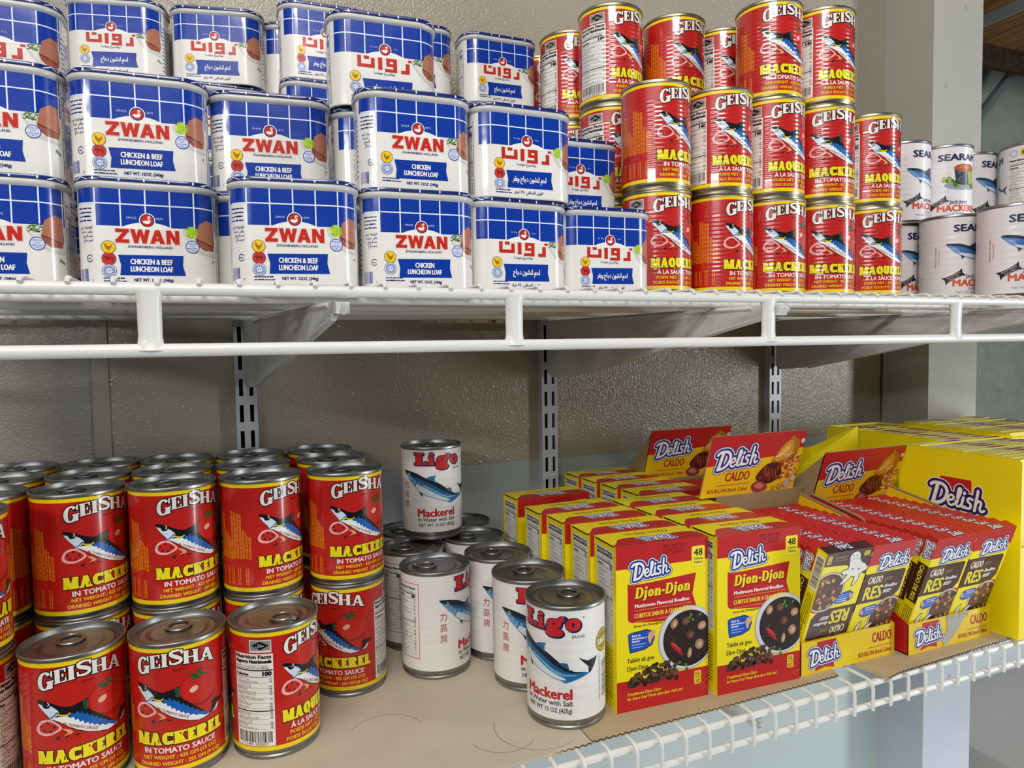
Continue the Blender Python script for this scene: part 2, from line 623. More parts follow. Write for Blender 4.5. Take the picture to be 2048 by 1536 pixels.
        W_ = st + 2 * se; stem(se, 0, 0.68, t=False); Rr(0, se + st, 0.68 - sq, 0.68); o.append(('p', ell(se + st / 2, 0.87, st * 0.62, 0.13, 14)))
    elif ch == 'o':
        W_ = w or 0.66; arc(W_ / 2, 0.34, W_ / 2 - st / 2, 0.34 - th / 2, 0, 360, con)
    elif ch == 'g':
        W_ = w or 0.72
        arc(W_ * 0.46, 0.42, W_ * 0.42 - st * 0.42, 0.26 - th / 2, 0, 360, lambda a: th + (st * 0.85 - th) * abs(cos(radians(a))))
        arc(W_ * 0.46, -0.13, W_ * 0.48 - st * 0.3, 0.21 - th / 2, 0, 360, lambda a: th * 1.3)
        o.append(('s', [(W_ * 0.15, 0.22), (W_ * 0.13, 0.12), (W_ * 0.4, 0.06)], th * 1.5))
        o.append(('s', [(W_ * 0.72, 0.58), (W_ * 0.86, 0.70), (W_ * 1.0, 0.70)], th * 1.5))
    elif ch == 'j':
        W_ = st + 2 * se; Rr(se, se + st, -0.05, 0.68); Rr(0, se + st, 0.68 - sq, 0.68); o.append(('p', ell(se + st / 2, 0.87, st * 0.62, 0.12, 14)))
        o.append(('s', [(se + st * 0.62, 0.0), (se + st * 0.45, -0.16), (se - st * 0.2, -0.24)], [st * 0.8, st * 0.7, st * 0.6]))
    elif ch == 'n':
        W_ = w or 0.74; stem(se, 0, 0.68, t=False); Rr(0, se + st, 0.68 - sq, 0.68); stem(W_ - se - st, 0, 0.45, t=False)
        arc(W_ * 0.5, 0.42, W_ * 0.5 - se - st / 2, 0.26 - th / 2, 180, 0, con)
    elif ch == '-':
        W_ = 0.36; Rr(0.03, 0.33, 0.28, 0.28 + th * 1.5)
    else:
        W_ = 0.4
    return W_, o


def grow(poly, d):
    a = sum(poly[i][0] * poly[(i + 1) % len(poly)][1] - poly[(i + 1) % len(poly)][0] * poly[i][1] for i in range(len(poly)))
    if a < 0:
        poly = poly[::-1]
    n, out = len(poly), []
    for i in range(n):
        p, q, r = poly[i - 1], poly[i], poly[(i + 1) % n]
        e1 = Vector((q[0] - p[0], q[1] - p[1])).normalized(); e2 = Vector((r[0] - q[0], r[1] - q[1])).normalized()
        n1, n2 = Vector((e1.y, -e1.x)), Vector((e2.y, -e2.x))
        m = (n1 + n2); k = d / max(0.35, 1 + n1.dot(n2))
        out.append((q[0] + m.x * k, q[1] + m.y * k))
    return out


def letters(art, glyphs, col, lay, outlines=()):
    """glyphs: (char, x, y, height, x scale, style dict[, shear]); outlines: (colour, width, dx, dy) lowest last"""
    for i, (c, d, ox, oy) in enumerate([(col, 0, 0, 0)] + list(outlines)):
        for g in glyphs:
            ch, x, y, h, sx, sty = g[:6]
            sh = g[6] if len(g) > 6 else 0
            fn = g[7] if len(g) > 7 else None
            for pc in slab(ch, **sty)[1]:
                tr = lambda p: (x + ox + (p[0] + sh * p[1]) * h * sx, y + oy + p[1] * h)
                wp = (lambda p: fn(*p)) if fn else (lambda p: p)
                if pc[0] == 'p':
                    q = [tr(p) for p in pc[1]]
                    if d:
                        q = grow(q, d)
                    art.poly([wp(p) for p in q], c, lay - i * 0.4)
                else:
                    ws = pc[2] if isinstance(pc[2], list) else [pc[2]] * len(pc[1])
                    k = h * (0.5 + 0.5 * sx)
                    art.stroke([wp(tr(p)) for p in pc[1]], [a * k + 2 * d for a in ws], c, lay - i * 0.4, cap=d > 0, closed=len(pc) > 3 and pc[3])


def word(s, h, sx, sty, gap=0.06):
    """glyph list starting at x = 0, and its width"""
    x, out = 0, []
    for ch in s:
        w = slab(ch, **sty)[0]
        out.append([ch, x, 0, h, sx, sty]); x += (w + gap) * h * sx
    return out, x - gap * h * sx


# the bouillon maker's script logo, drawn as brush strokes (height of the D = 1, width about 2.9)
def script_logo(art, cx, cy, w, lay, rings, rot=0, white='F4F2EA', flipped=False):
    k = w / 2.95
    S = []
    D = spline([(0.10, 0.88), (0.30, 1.0), (0.75, 0.98), (0.98, 0.72), (0.90, 0.34), (0.60, 0.08), (0.20, 0.02)], False, 5)
    S.append((D, 0.17)); S.append(([(0.46, 0.92), (0.36, 0.5), (0.24, 0.05)], 0.20))
    e = spline([(1.06, 0.30), (1.30, 0.36), (1.34, 0.50), (1.20, 0.56), (1.06, 0.40), (1.08, 0.16), (1.24, 0.07), (1.42, 0.18)], False, 5)
    S.append((e, 0.12))
    l = spline([(1.46, 0.30), (1.66, 0.62), (1.72, 0.92), (1.60, 0.92), (1.54, 0.5), (1.52, 0.14), (1.64, 0.08), (1.76, 0.2)], False, 5)
    S.append((l, 0.12)); S.append(([(1.64, 0.86), (1.60, 0.55), (1.55, 0.28)], 0.12))
    S.append((spline([(1.86, 0.56), (1.80, 0.3), (1.82, 0.10), (1.96, 0.14)], False, 4), 0.14)); S.append(([(1.90, 0.76), (1.91, 0.79)], 0.16))
    S.append((spline([(2.32, 0.56), (2.14, 0.58), (2.08, 0.44), (2.24, 0.30), (2.20, 0.12), (1.98, 0.10)], False, 4), 0.13))
    S.append((spline([(2.58, 1.02), (2.52, 0.6), (2.44, 0.06)], False, 3), 0.14))
    S.append((spline([(2.46, 0.30), (2.62, 0.54), (2.76, 0.48), (2.70, 0.22), (2.78, 0.08), (2.92, 0.16)], False, 4), 0.12))
    c, n = cos(radians(rot)), sin(radians(rot))

    def tr(p):
        x, y = (p[0] - 1.48) * k, (p[1] - 0.5) * k * 1.08
        return (cx + c * x - n * y, cy + n * x + c * y)
    for i, (colr, grow_) in enumerate([(white, 0.0)] + list(rings)):
        for pts, wd in S:
            art.stroke([tr(p) for p in pts], (wd + 2 * grow_) * k, colr, lay - 0.4 * i)

# ------------------------------------------------------------------ artwork of the products
RED, YEL, WHT, INK = 'C01E18', 'F7DC08', 'F1EEE6', '17110F'
H_CAN, R_CAN = 113.2, 36.9


def geisha_point(px, py):
    """print position on the tomato-sauce can -> (millimetres round the can, height)"""
    dx = max(-0.995, min(0.995, (px - 495) / 428))
    yr = 455 - 53 * dx - 187 * (1 - sqrt(1 - dx * dx))
    return asin(dx) * 37.4 + 3.3, H_CAN - 3.5 - 0.090 * (py - yr)


def mackerel_face(a, u0, french):
    P = lambda x, y: (geisha_point(x, y)[0] + u0, geisha_point(x, y)[1])
    PP = lambda pts, k=4: spline([P(x, y) for x, y in pts], True, k)
    # brand word on an arch
    sty = dict(st=0.25, th=0.10, se=0.055, sq=0.07)
    gl, wd = word('EISHA', 10.8, 0.98, sty, 0.05)
    G = ['G', -31, 91.6, 14.2, 0.92, sty]
    x0 = -31 + slab('G', **sty)[0] * 14.2 * 0.92 + 0.8
    k = (31 - x0) / wd
    arch = lambda x, y: (x + u0, y - 4.6 * (x / 31) ** 2)
    gs = [G + [0, arch]] + [[g[0], x0 + g[1] * k, 94.6 + (0.8 if g[0] == 'S' else 0), g[3] * (1.1 if g[0] == 'S' else 1), g[4] * k, sty, 0, arch] for g in gl]
    letters(a, gs, WHT, 6, [('1C0C08', 0.75, 0, 0)])
    a.text('BRAND', u0 + 3, 90.0, 1.5, '5A0E0C', 4, w=8.5)
    # tomato
    a.poly([(u + u0, z) for u, z in ell(18.2, 72.2, 15.6, 13.6, 36)], '5E0F0C', 2)
    a.poly([(u + u0, z) for u, z in ell(18.2, 72.3, 15.2, 13.2, 36)], 'C8241C', 2.5)
    a.stroke([(u + u0, z) for u, z in ell(18.4, 70.0, 14.6, 12.6, 20, 205, 330)], 1.3, 'A11511', 3)
    a.poly(PP([(565, 870), (600, 830), (640, 830), (630, 865), (590, 890)]), 'EBBBA0', 3.2)
    for tx, ty in ((560, 745), (590, 775), (640, 770), (700, 745), (735, 715), (675, 665), (610, 735), (655, 760)):
        a.poly([P(645, 715), P((645 + tx) / 2 - 12, (715 + ty) / 2 - 14), P(tx, ty), P((645 + tx) / 2 + 14, (715 + ty) / 2 + 12)], '1C5A2A', 3.6)
    a.stroke([P(650, 715), P(668, 655)], 0.9, '1C5A2A', 3.8)
    # tomato slices behind the fish
    a.poly(PP([(135, 985), (160, 930), (215, 935), (250, 970), (290, 1030), (260, 1060), (200, 1072), (150, 1040)]), 'F0B8B4', 3)
    a.poly(PP([(150, 985), (172, 950), (212, 955), (245, 985), (270, 1028), (215, 1055), (165, 1030)]), 'C42820', 3.4)
    for x, y in ((165, 975), (180, 1020), (215, 1040), (200, 960), (240, 1010)):
        a.poly([(q, w) for q, w in ell(*P(x, y), 0.9, 1.2, 8)], '6E120E', 3.8)
    a.poly(PP([(290, 1040), (340, 1060), (365, 1095), (300, 1110), (330, 1085)]), 'EFA070', 3)
    for pts in ([(240, 1110), (275, 1095), (268, 1135)], [(360, 1110), (420, 1118), (395, 1132)], [(300, 1115), (340, 1100), (330, 1125)]):
        a.poly([P(*p) for p in pts], '1E2A18', 3.4)
    # the fish
    a.poly(PP([(145, 738), (195, 770), (250, 815), (300, 848), (355, 864), (400, 850), (445, 836), (486, 822), (478, 870), (492, 918),
               (540, 958), (600, 1000), (655, 1042), (700, 1072), (742, 1086), (700, 1122), (640, 1148), (560, 1142), (480, 1122), (400, 1085),
               (330, 1035), (280, 985), (232, 945), (205, 905), (178, 850), (155, 785)]), '0E1216', 4.2)
    a.poly(PP([(740, 1088), (755, 1020), (770, 965), (845, 935), (812, 985), (795, 1030), (770, 1060)]), '0E1216', 4.2)
    a.poly(PP([(752, 1080), (778, 1050), (800, 1000), (808, 1000), (795, 1045), (765, 1075)]), 'DCE6EA', 4.6)
    blue = [(345, 950), (360, 925), (385, 935), (402, 915), (420, 945), (440, 930), (455, 962), (478, 950), (490, 985), (515, 975), (528, 1005),
            (552, 998), (562, 1028), (590, 1020), (598, 1048), (630, 1042), (640, 1066), (690, 1070), (735, 1086), (680, 1100), (560, 1085), (440, 1030)]
    a.poly([P(*p) for p in blue], '1262B6', 4.6)
    jag = [(215, 925), (270, 930), (330, 940), (352, 962), (372, 960), (385, 992), (405, 985), (418, 1018), (440, 1010), (452, 1042), (478, 1034), (488, 1060),
           (512, 1052), (524, 1076), (552, 1070), (566, 1092), (600, 1084), (612, 1100), (650, 1094), (690, 1106), (735, 1090), (695, 1120), (640, 1143),
           (560, 1136), (480, 1116), (400, 1078), (330, 1028), (282, 980), (240, 945)]
    a.poly([P(*p) for p in jag], 'EEF0EC', 5.0)
    a.poly(PP([(150, 775), (170, 790), (215, 812), (262, 865), (272, 905), (222, 935), (205, 900), (178, 848)]), 'D3E4EE', 4.6)
    a.poly(PP([(172, 775), (200, 775), (222, 800), (215, 832), (190, 832), (178, 810)]), '0B0D10', 5.0)
    a.stroke(spline([P(205, 785), P(215, 800), P(207, 815)], False, 4), 0.55, 'F4F6F4', 5.4)
    a.stroke(spline([P(160, 790), P(178, 830), P(205, 838)], False, 4), 0.6, 'F4F6F4', 5.2)
    a.stroke(spline([P(212, 925), P(240, 915), P(262, 890), P(268, 905)], False, 4), 0.8, '1B3F94', 5.4)
    a.stroke(spline([P(262, 905), P(295, 925), P(335, 930), P(352, 915)], False, 4), [0.4] + [1.1] * 11 + [0.3], 'D8D21C', 5.4)
    for i in range(6):
        a.stroke([P(445 + i * 2, 842 + i * 14), P(484, 836 + i * 14)], 0.35, '2E9A78', 4.8, cap=False)
    p, q = P(296, 995), P(548, 1108)
    t = 'À LA SAUCE TOMATE' if french else 'IN TOMATO SAUCE'
    an = degrees(atan2(q[1] - p[1], q[0] - p[0]))
    a.text(t, p[0], p[1] - 1.0, 2.1, '9A1A20', 6, w=hypot(q[0] - p[0], q[1] - p[1]), al='L', rot=an, bold=0.08)
    # product name and small lines
    sty = dict(st=0.38, th=0.22, se=0.035, sq=0.15)
    s = 'MAQUEREAU' if french else 'MACKEREL'
    gl, wd = word(s, 10.4, 0.8, sty, 0.04)
    k = 70 / wd
    letters(a, [[g[0], u0 - 34 + g[1] * k, 30.6, g[3], g[4] * k, sty] for g in gl], 'F5E41A', 6, [('2A1206', 0.65, 0.15, -0.15)])
    a.text(t, u0 + 1, 23.9, 4.3, 'F2ECE4', 5, w=56, bold=0.22)
    b, c = ('POIDS NET : 425 GM (15 OZ)', 'POIDS ÉGOUTTÉ : 255 GM (9 OZ)') if french else ('NET WEIGHT : 425 GM (15 OZ)', 'DRAINED WEIGHT : 255 GM (9 OZ)')
    a.text(b, u0 + 1, 18.9, 3.0, 'F2C71C', 5, w=58, bold=0.16)
    a.text(c, u0 + 1, 13.6, 3.0, 'F2C71C', 5, w=64, bold=0.16)


def nutrition(a, u0, u1, z0, z1, lay, title, calories, seed, ink=INK, bold_every=3):
    """white facts panel: title lines, calories, rules and lines of print"""
    w = u1 - u0
    a.poly(rect(u0, u1, z0, z1), 'EFECE4', lay)
    z = z1 - 1.2
    for i, t in enumerate(title):
        z -= w * 0.075
        a.text(t, u0 + w * 0.03, z, w * 0.082, ink, lay + 2, w=w * 0.93, al='L', bold=w * 0.010)
        z -= w * 0.04
    for h in (0.055, 0.05):
        z -= w * 0.05; a.text('Serving size 1/2 cup (85g)' if h < 0.052 else 'about 5 servings per container', u0 + w * 0.03, z, w * 0.036, '2A2624', lay + 2, w=w * 0.86, al='L', bold=w * 0.0012 * (h < 0.052))
    z -= w * 0.05; a.poly(rect(u0 + w * 0.02, u1 - w * 0.02, z, z + w * 0.03), ink, lay + 2)
    z -= w * 0.12
    a.text(calories[0], u0 + w * 0.03, z, w * 0.065, ink, lay + 2, w=w * 0.36, al='L', bold=w * 0.008)
    a.text(calories[1], u1 - w * 0.05, z, w * 0.105, ink, lay + 2, al='R', bold=w * 0.012)
    z -= w * 0.035; a.poly(rect(u0 + w * 0.02, u1 - w * 0.02, z, z + w * 0.012), ink, lay + 2)
    i = 0
    while z - w * 0.062 > z0 + w * 0.03:
        z -= w * 0.062; i += 1
        t, v = FACTS[(i - 1) % len(FACTS)]
        a.text(t, u0 + w * (0.03 if t[0] != ' ' else 0.09), z, w * 0.034, '2A2624', lay + 2, w=w * min(0.74, 0.026 * len(t)), al='L')
        if v:
            a.text(v, u1 - w * 0.04, z, w * 0.036, ink, lay + 2, al='R', bold=w * 0.0015)
        if i % 2 == 0:
            a.poly(rect(u0 + w * 0.02, u1 - w * 0.02, z - w * 0.018, z - w * 0.013), ink, lay + 2)
        if i == 13:
            a.poly(rect(u0 + w * 0.02, u1 - w * 0.02, z - w * 0.036, z - w * 0.010), ink, lay + 2); z -= w * 0.02


FACTS = [('Total Fat 1.2g', '2%'), ('  Saturated Fat 0.5g', '3%'), ('  Trans Fat 0g', ''), ('Cholesterol 50mg', '17%'), ('Sodium 440mg', '19%'), ('Total Carbohydrate 1g', '0%'), ('  Dietary Fiber 0g', '0%'),
         ('  Total Sugars 1g', ''), ('  Includes 1g Added Sugars', '2%'), ('Protein 17g', ''), ('Vitamin D 0.8mcg', '4%'), ('Calcium 150mg', '10%'), ('Iron 1.3mg', '8%'), ('Potassium 220mg', '4%')]


def geisha_art(cal):
    a = Art(); c = pi * 37.4
    a.poly(rect(-c, c, 7.9, 109.6), RED, 0)
    a.poly(rect(-c, c, 7.9, 11.6), 'F5D90C', 1); a.poly(rect(-c, c, 105.9, 109.6), 'F5D90C', 1)
    for u0, fr in ((0, False), (c, True)):
        f = Art(); mackerel_face(f, 0, fr)
        a.merge(f, lambda x, y: (x + u0, y))
    # the back seam sits behind the French face: bring everything into one turn
    for u0, seed in ((-62, 3), (-83, 11)):
        r = random.Random(seed)
        for i in range(7):
            top = (84, 83, 82, 81, 66, 64, 60)[i]; x = u0 + 1.5 + i * 3.0
            for dx in (0, 1.25):
                z = 38 + r.uniform(0, 2)
                while z < top - r.uniform(0, 3):
                    l = min(r.uniform(1.5, 5.5), top - z); a.poly(rect(x + dx, x + dx + 0.85, z, z + l), 'E98A14', 2); z += l + 0.6
        for x, top in ((u0 + 1, 30), (u0 + 3, 30), (u0 + 8, 31), (u0 + 10, 31), (u0 + 16, 30), (u0 + 18, 30)):
            z = 14
            while z < top:
                l = min(r.uniform(1.5, 4), top - z); a.poly(rect(x, x + 0.9, z, z + l), 'E98A14', 2); z += l + 0.6
    for u0, seed in ((42.5, 21),):
        nutrition(a, u0, u0 + 35, 25.5, 91.5, 2, ['Nutrition Facts', 'Apports Nutritionels'], ('Calories', cal), seed)
        a.poly(rect(u0, u0 + 35, 12.2, 25.5), 'EFECE4', 2); a.bars(u0 + 2, u0 + 33, 15.5, 25, INK, 4, seed)
        a.text('71140 30207', u0 + 17, 12.9, 2.2, INK, 4, w=24)
        a.poly(rect(u0 + 15.5, u0 + 34, 92.6, 103.4), 'D8D6CE', 2); a.poly(rect(u0 + 16.4, u0 + 33.1, 94.6, 102.6), '8C8C88', 3)
        a.poly([(u0 + 17.5, 98.6), (u0 + 24.8, 102.4), (u0 + 32, 98.6), (u0 + 24.8, 94.8)], '0C0C0C', 4)
        a.text(arabic('حلال'), u0 + 24.8, 97.6, 2.4, 'F0F0EC', 5, w=7)
    return a


# ---- white mackerel can with the brand word in red slab letters
def ligo_point(px, py):
    dx = max(-0.995, min(0.995, (px - 470) / 395))
    yr = 232 - 10 * dx - 45 * (1 - sqrt(1 - dx * dx))
    return asin(dx) * 37.4 - 8.5, H_CAN - 3.5 - 0.0872 * (py - yr)


def ligo_art():
    a = Art(); c = pi * 37.4
    P = ligo_point; PP = lambda pts, k=4: spline([P(*p) for p in pts], True, k)
    a.poly(rect(-c, c, 9.5, 109.2), 'EEEBE6', 0)
    sty = dict(st=0.30, th=0.17, se=0.09, sq=0.17)
    gs = [['L', -30, 91.4, 14.6, 1.72, dict(sty, w=0.66)], ['i', -12.0, 91.4, 15.0, 0.98, sty], ['g', -3.4, 91.4, 14.6, 1.66, sty], ['o', 14.6, 91.4, 15.4, 1.44, sty]]
    letters(a, gs, 'C8242C', 6, [('161C4A', 0.75, 0, 0), ('161C4A', 0.75, 1.0, -0.9)])
    a.poly(ell(32, 103, 0.8, 0.8, 12), '6A6A6A', 2)
    a.text('BRAND', 27, 84.3, 2.6, '2A2A30', 3, w=12.5)
    for i, ch in enumerate('力高牌'):
        a.text(ch, -43.2, 62.5 - 11.6 * i, 6.6, 'B0282C', 3, w=7.4)
    # fish
    a.poly(PP([(130, 515), (200, 530), (290, 565), (400, 628), (480, 655), (560, 698), (640, 758), (700, 812), (760, 848), (815, 852), (838, 870),
               (800, 912), (745, 952), (698, 976), (680, 958), (600, 943), (500, 905), (420, 880), (330, 830), (270, 770), (200, 672), (152, 572)]), '1F6CA6', 3)
    a.poly(PP([(130, 515), (200, 530), (290, 565), (400, 628), (480, 655), (560, 698), (640, 758), (700, 812), (760, 848), (820, 855), (760, 868), (690, 850),
               (600, 800), (500, 735), (400, 680), (300, 630), (220, 600), (160, 560)]), '101F2E', 3.6)
    a.poly(PP([(195, 640), (240, 690), (300, 715), (400, 770), (500, 830), (600, 885), (690, 925), (690, 955), (600, 936), (500, 898), (420, 872), (335, 825), (275, 765), (215, 690)]), 'D9E4EA', 3.6)
    for k, col in ((0, '18527E'), (1, '2E82BC'), (2, '7FB4D6')):
        o = k * 18
        a.poly(PP([(190, 590 + o), (300, 645 + o), (400, 700 + o), (500, 755 + o), (600, 815 + o), (690, 862 + o * .6), (780, 878 + o * .2), (690, 880 + o * .6), (600, 840 + o), (500, 778 + o), (400, 724 + o), (300, 668 + o), (200, 612 + o)]), col, 3.7 + 0.05 * k)
    a.poly(PP([(150, 570), (200, 590), (250, 650), (280, 680), (262, 735), (215, 685), (170, 615)]), '5F9DC4', 4)
    a.stroke(spline([P(285, 660), P(275, 700), P(255, 740)], False, 4), 0.8, '12344E', 4.6)
    a.stroke(spline([P(240, 650), P(225, 690)], False, 4), 0.6, '12344E', 4.6)
    a.poly(ell(*P(188, 572), 1.6, 1.7, 14), 'C9C06A', 4.8); a.poly(ell(*P(188, 572), 0.9, 1.0, 12), '0C1014', 5.2)
    for pts, col in (([(395, 632), (445, 602), (525, 585), (505, 640), (516, 692), (460, 655)], '2A78B0'), ([(640, 772), (680, 765), (716, 768), (728, 838), (690, 815)], '235E8C'),
                     ([(308, 815), (345, 886), (356, 838)], '123048'), ([(838, 872), (838, 800), (788, 702), (835, 738), (866, 703), (858, 790), (846, 860)], '101C2A'),
                     ([(640, 945), (695, 978), (745, 945)], '2F7FB6'), ([(305, 690), (400, 730), (330, 720)], '14324A')):
        a.poly([P(*p) for p in pts], col, 4.2)
    for i in range(6):
        a.stroke([P(408 + i * 17, 628 + i * 9), P(440 + i * 14, 606 + i * 4)], 0.35, '0F2C44', 4.8, cap=False)
    for i in range(26):
        x = 240 + i * 20
        a.stroke([P(x, 600 + (x - 240) * 0.46), P(x + 14, 622 + (x - 240) * 0.46)], 0.45, '0A1622', 4.4, cap=False)
    a.text('Mackerel', -26, 28.6, 9.2, 'C2202C', 4, w=46, al='L', bold=0.62)
    a.text('in Water with Salt', -26, 22.6, 4.6, '1E1E22', 4, w=47, al='L', bold=0.10)
    a.text('NET WT 15 OZ (425g)', -25, 16.2, 4.0, '1E1E22', 4, w=45, al='L', bold=0.10)
    # facts panel with a thin red frame
    for x0, x1, z0, z1 in ((-104, -69, 100.2, 100.8), (-104, -69, 21.6, 22.2), (-104, -103.4, 21.6, 100.8), (-69.6, -69, 21.6, 100.8)):
        a.poly(rect(x0, x1, z0, z1), 'B0282C', 2)
    nutrition(a, -101, -72, 25, 98, 2, ['Nutrition Facts'], ('Calories', '80'), 41)
    # gold seal and bar code
    for r_, col, l in ((10.5, 'A08C2C', 2), (9.0, 'CDBD62', 2.5), (7.8, 'A08C2C', 3)):
        a.poly([(56 + (r_ + (0.7 if i % 2 and l == 2 else 0)) * cos(2 * pi * i / 44), 76 + (r_ + (0.7 if i % 2 and l == 2 else 0)) * sin(2 * pi * i / 44)) for i in range(44)], col, l)
    a.text('LIGO', 56, 73, 5, 'EEEBE0', 4, w=13, bold=0.4)
    a.poly(rect(52.5, 66, 22, 58), 'F6F4F0', 2)
    b = Art(); b.bars(23, 57, 0, 11, INK, 3, 8); a.merge(b, lambda x, y: (54.5 + y, x))
    a.text('EXPIRY DATE: SEE BOTTOM OF CAN', 51, 22, 1.7, '3A3A3A', 3, w=40, al='L', rot=90)
    return a


# ---- white jack mackerel can with a navy brand word
def seara_art():
    a = Art(); R_ = 37.4; c = pi * R_
    a.poly(rect(-c, c, 4.6, 109.2), 'E6E1E2', 0)
    deg = lambda d: radians(d) * R_

    def name(u0):
        a.text('SEARAM', u0, 90.5, 8.6, '15204E', 4, w=deg(88), bold=0.75)
        cr, sr = cos(radians(28)), sin(radians(28))
        tr = lambda p: (u0 - 28 + cr * p[0] - sr * p[1], 32 + sr * p[0] + cr * p[1])
        a.poly([tr(p) for p in ((-13, 5.4), (-9, 3.6), (0, 3.0), (9, 3.6), (13, 5.4), (11, 0), (13, -5.4), (9, -3.6), (0, -3.0), (-9, -3.6), (-13, -5.4), (-11, 0))], '17171A', 3)
        a.text('PREMIUM QUALITY', u0 - 35.4, 28.8, 1.6, 'E0DCDC', 4, w=17, al='L', rot=28)
        a.text('SINCE 1984', u0 - 32.6, 27.0, 1.5, 'E0DCDC', 4, w=12, al='L', rot=28)
        a.text('Jack-Jurel', u0 - 2, 30.2, 5.2, '2A3A66', 4, w=25, bold=0.12)
        a.text('MACKEREL', u0 + 2, 19.6, 8.4, 'D0502A', 4, w=62, bold=0.6)
        a.text('IN BRINE', u0 - 2, 14.6, 2.7, '5A6E9E', 4, w=17)
        a.text('NET WT. 15 OZ (425 g)', u0 - 6, 10.0, 2.5, '5A6E9E', 4, w=38)
    name(0); name(deg(180))
    # fish
    S = lambda pts, k=4: spline([(x + 5, z) for x, z in pts], True, k)
    a.poly(S([(-42, 74), (-38, 75.5), (-25, 74), (-12, 70), (0, 66), (14, 58), (26, 51), (22, 50), (10, 51), (-4, 53), (-18, 56), (-30, 62), (-38, 69)]), '3E6FB0', 3)
    a.poly(S([(-42, 74), (-38, 75.5), (-25, 74), (-12, 70), (0, 66), (14, 58), (26, 51), (14, 55), (0, 61), (-12, 66), (-24, 70), (-34, 72)]), '1E3430', 3.5)
    a.poly(S([(-30, 63), (-20, 62), (-8, 60), (6, 56), (20, 51), (8, 52), (-4, 54), (-18, 57)]), 'D4DCE4', 3.5)
    a.poly(S([(-40, 72), (-34, 71), (-28, 67), (-26, 63), (-32, 64)]), '6C9CD2', 4)
    a.poly(ell(-30.5, 73, 1.2, 1.1, 10), '0C1014', 5)
    for p in (((-16, 71), (-6, 76), (2, 78), (0, 66)), ((-26, 60), (-24, 54), (-21, 58)), ((24, 52), (34, 58), (30, 51), (33, 44)), ((-4, 54), (2, 49), (6, 52))):
        a.poly([(x + 5, z) for x, z in p], '27424E', 3.8)
    a.text('PRODUCT OF CHILE', deg(-74), 45, 1.9, '2A2A30', 3, w=26, al='L', rot=90)
    a.text('WILD CAUGHT', deg(-74) + 4, 48, 1.9, 'C0603A', 3, w=20, al='L', rot=90)
    # serving of mackerel on lettuce
    u = deg(180)
    tr = lambda pts: [(u + x, z) for x, z in pts]
    a.poly(tr(ell(4, 56, 25, 7, 30)), '8FA0AE', 2.6)
    rr_ = random.Random(5)
    for i in range(46):
        x = rr_.uniform(-23, 28); z = 57 + rr_.uniform(-4, 5) + (8 * max(0, (-x - 8) / 15))
        a.poly(tr(ell(x, z, rr_.uniform(2, 3.6), rr_.uniform(1.6, 2.6), 9)), rr_.choice(('5A7A1E', '8AA834', '42621A', 'A4B848')), 3 + 0.02 * i)
    a.poly(tr([(-9, 80), (25, 80), (25, 60), (16, 56.5), (4, 56), (-6, 58)]), '2B3440', 5)
    a.poly(tr([(10, 81), (25, 80), (25, 60), (14, 57)]), '9AB04A', 5.3)
    for i in range(7):
        a.poly(tr(ell(-4 + rr_.uniform(-3, 12), 60 + i * 2.4, 3.4, 0.9, 8)), '566A80', 5.6)
    a.poly(tr(ell(8, 80, 17, 5.6, 30)), 'B0562C', 6); a.poly(tr(ell(6, 81, 9, 2.4, 20)), 'C8743C', 6.4)
    nutrition(a, deg(63), deg(113), 14, 92, 2, ['Nutrition Facts'], ('Calories', '90'), 61)
    a.poly(ell(deg(73), 99.5, 5, 5, 20), '9DB0CC', 2); a.poly(ell(deg(73), 99.5, 3.8, 3.8, 20), 'DDE2E8', 3)
    a.poly(ell(deg(93), 99.5, 5.2, 5.2, 20), 'E8C820', 2); a.poly(ell(deg(93), 99.5, 3.2, 3.2, 20), '6A6A2A', 3)
    return a


# ---- blue and white luncheon meat tin
TW, TD, TR, TH = 97.6, 51.6, 19.5, 82.0
T_HALF = (TW - 2 * TR) + (TD - 2 * TR) + pi * TR


def tin_loop(off=0.0, n=10, w=TW, d=TD, r=TR):
    o = []
    for cx, cy, a0 in ((w / 2 - r, -d / 2 + r, -90), (w / 2 - r, d / 2 - r, 0), (-w / 2 + r, d / 2 - r, 90), (-w / 2 + r, -d / 2 + r, 180)):
        for k in range(n + 1):
            a = radians(a0 + 90 * k / n)
            o.append((cx + (r + off) * cos(a), cy + (r + off) * sin(a)))
    return o


def on_tin(u, v, h):
    p = 2 * T_HALF
    s = u % p
    f, sd, q = TW / 2 - TR, TD - 2 * TR, pi * TR / 2
    x, y = TW / 2 - TR, TD / 2 - TR
    segs = [('l', f), ('a', q, -90, x, -y), ('l2', sd), ('a', q, 0, x, y), ('l3', 2 * f), ('a', q, 90, -x, y), ('l4', sd), ('a', q, 180, -x, -y), ('l5', f)]
    for g in segs:
        if s <= g[1] + 1e-9:
            break
        s -= g[1]
    if g[0] == 'a':
        a = radians(g[2] + 90 * s / g[1])
        return (g[3] + (TR + h) * cos(a), g[4] + (TR + h) * sin(a), v), (cos(a), sin(a), 0)
    return {'l': ((s, -TD / 2 - h, v), (0, -1, 0)), 'l2': ((TW / 2 + h, -y + s, v), (1, 0, 0)), 'l3': ((x - s, TD / 2 + h, v), (0, 1, 0)),
            'l4': ((-TW / 2 - h, y - s, v), (-1, 0, 0)), 'l5': ((-f + s, -TD / 2 - h, v), (0, -1, 0))}[g[0]]


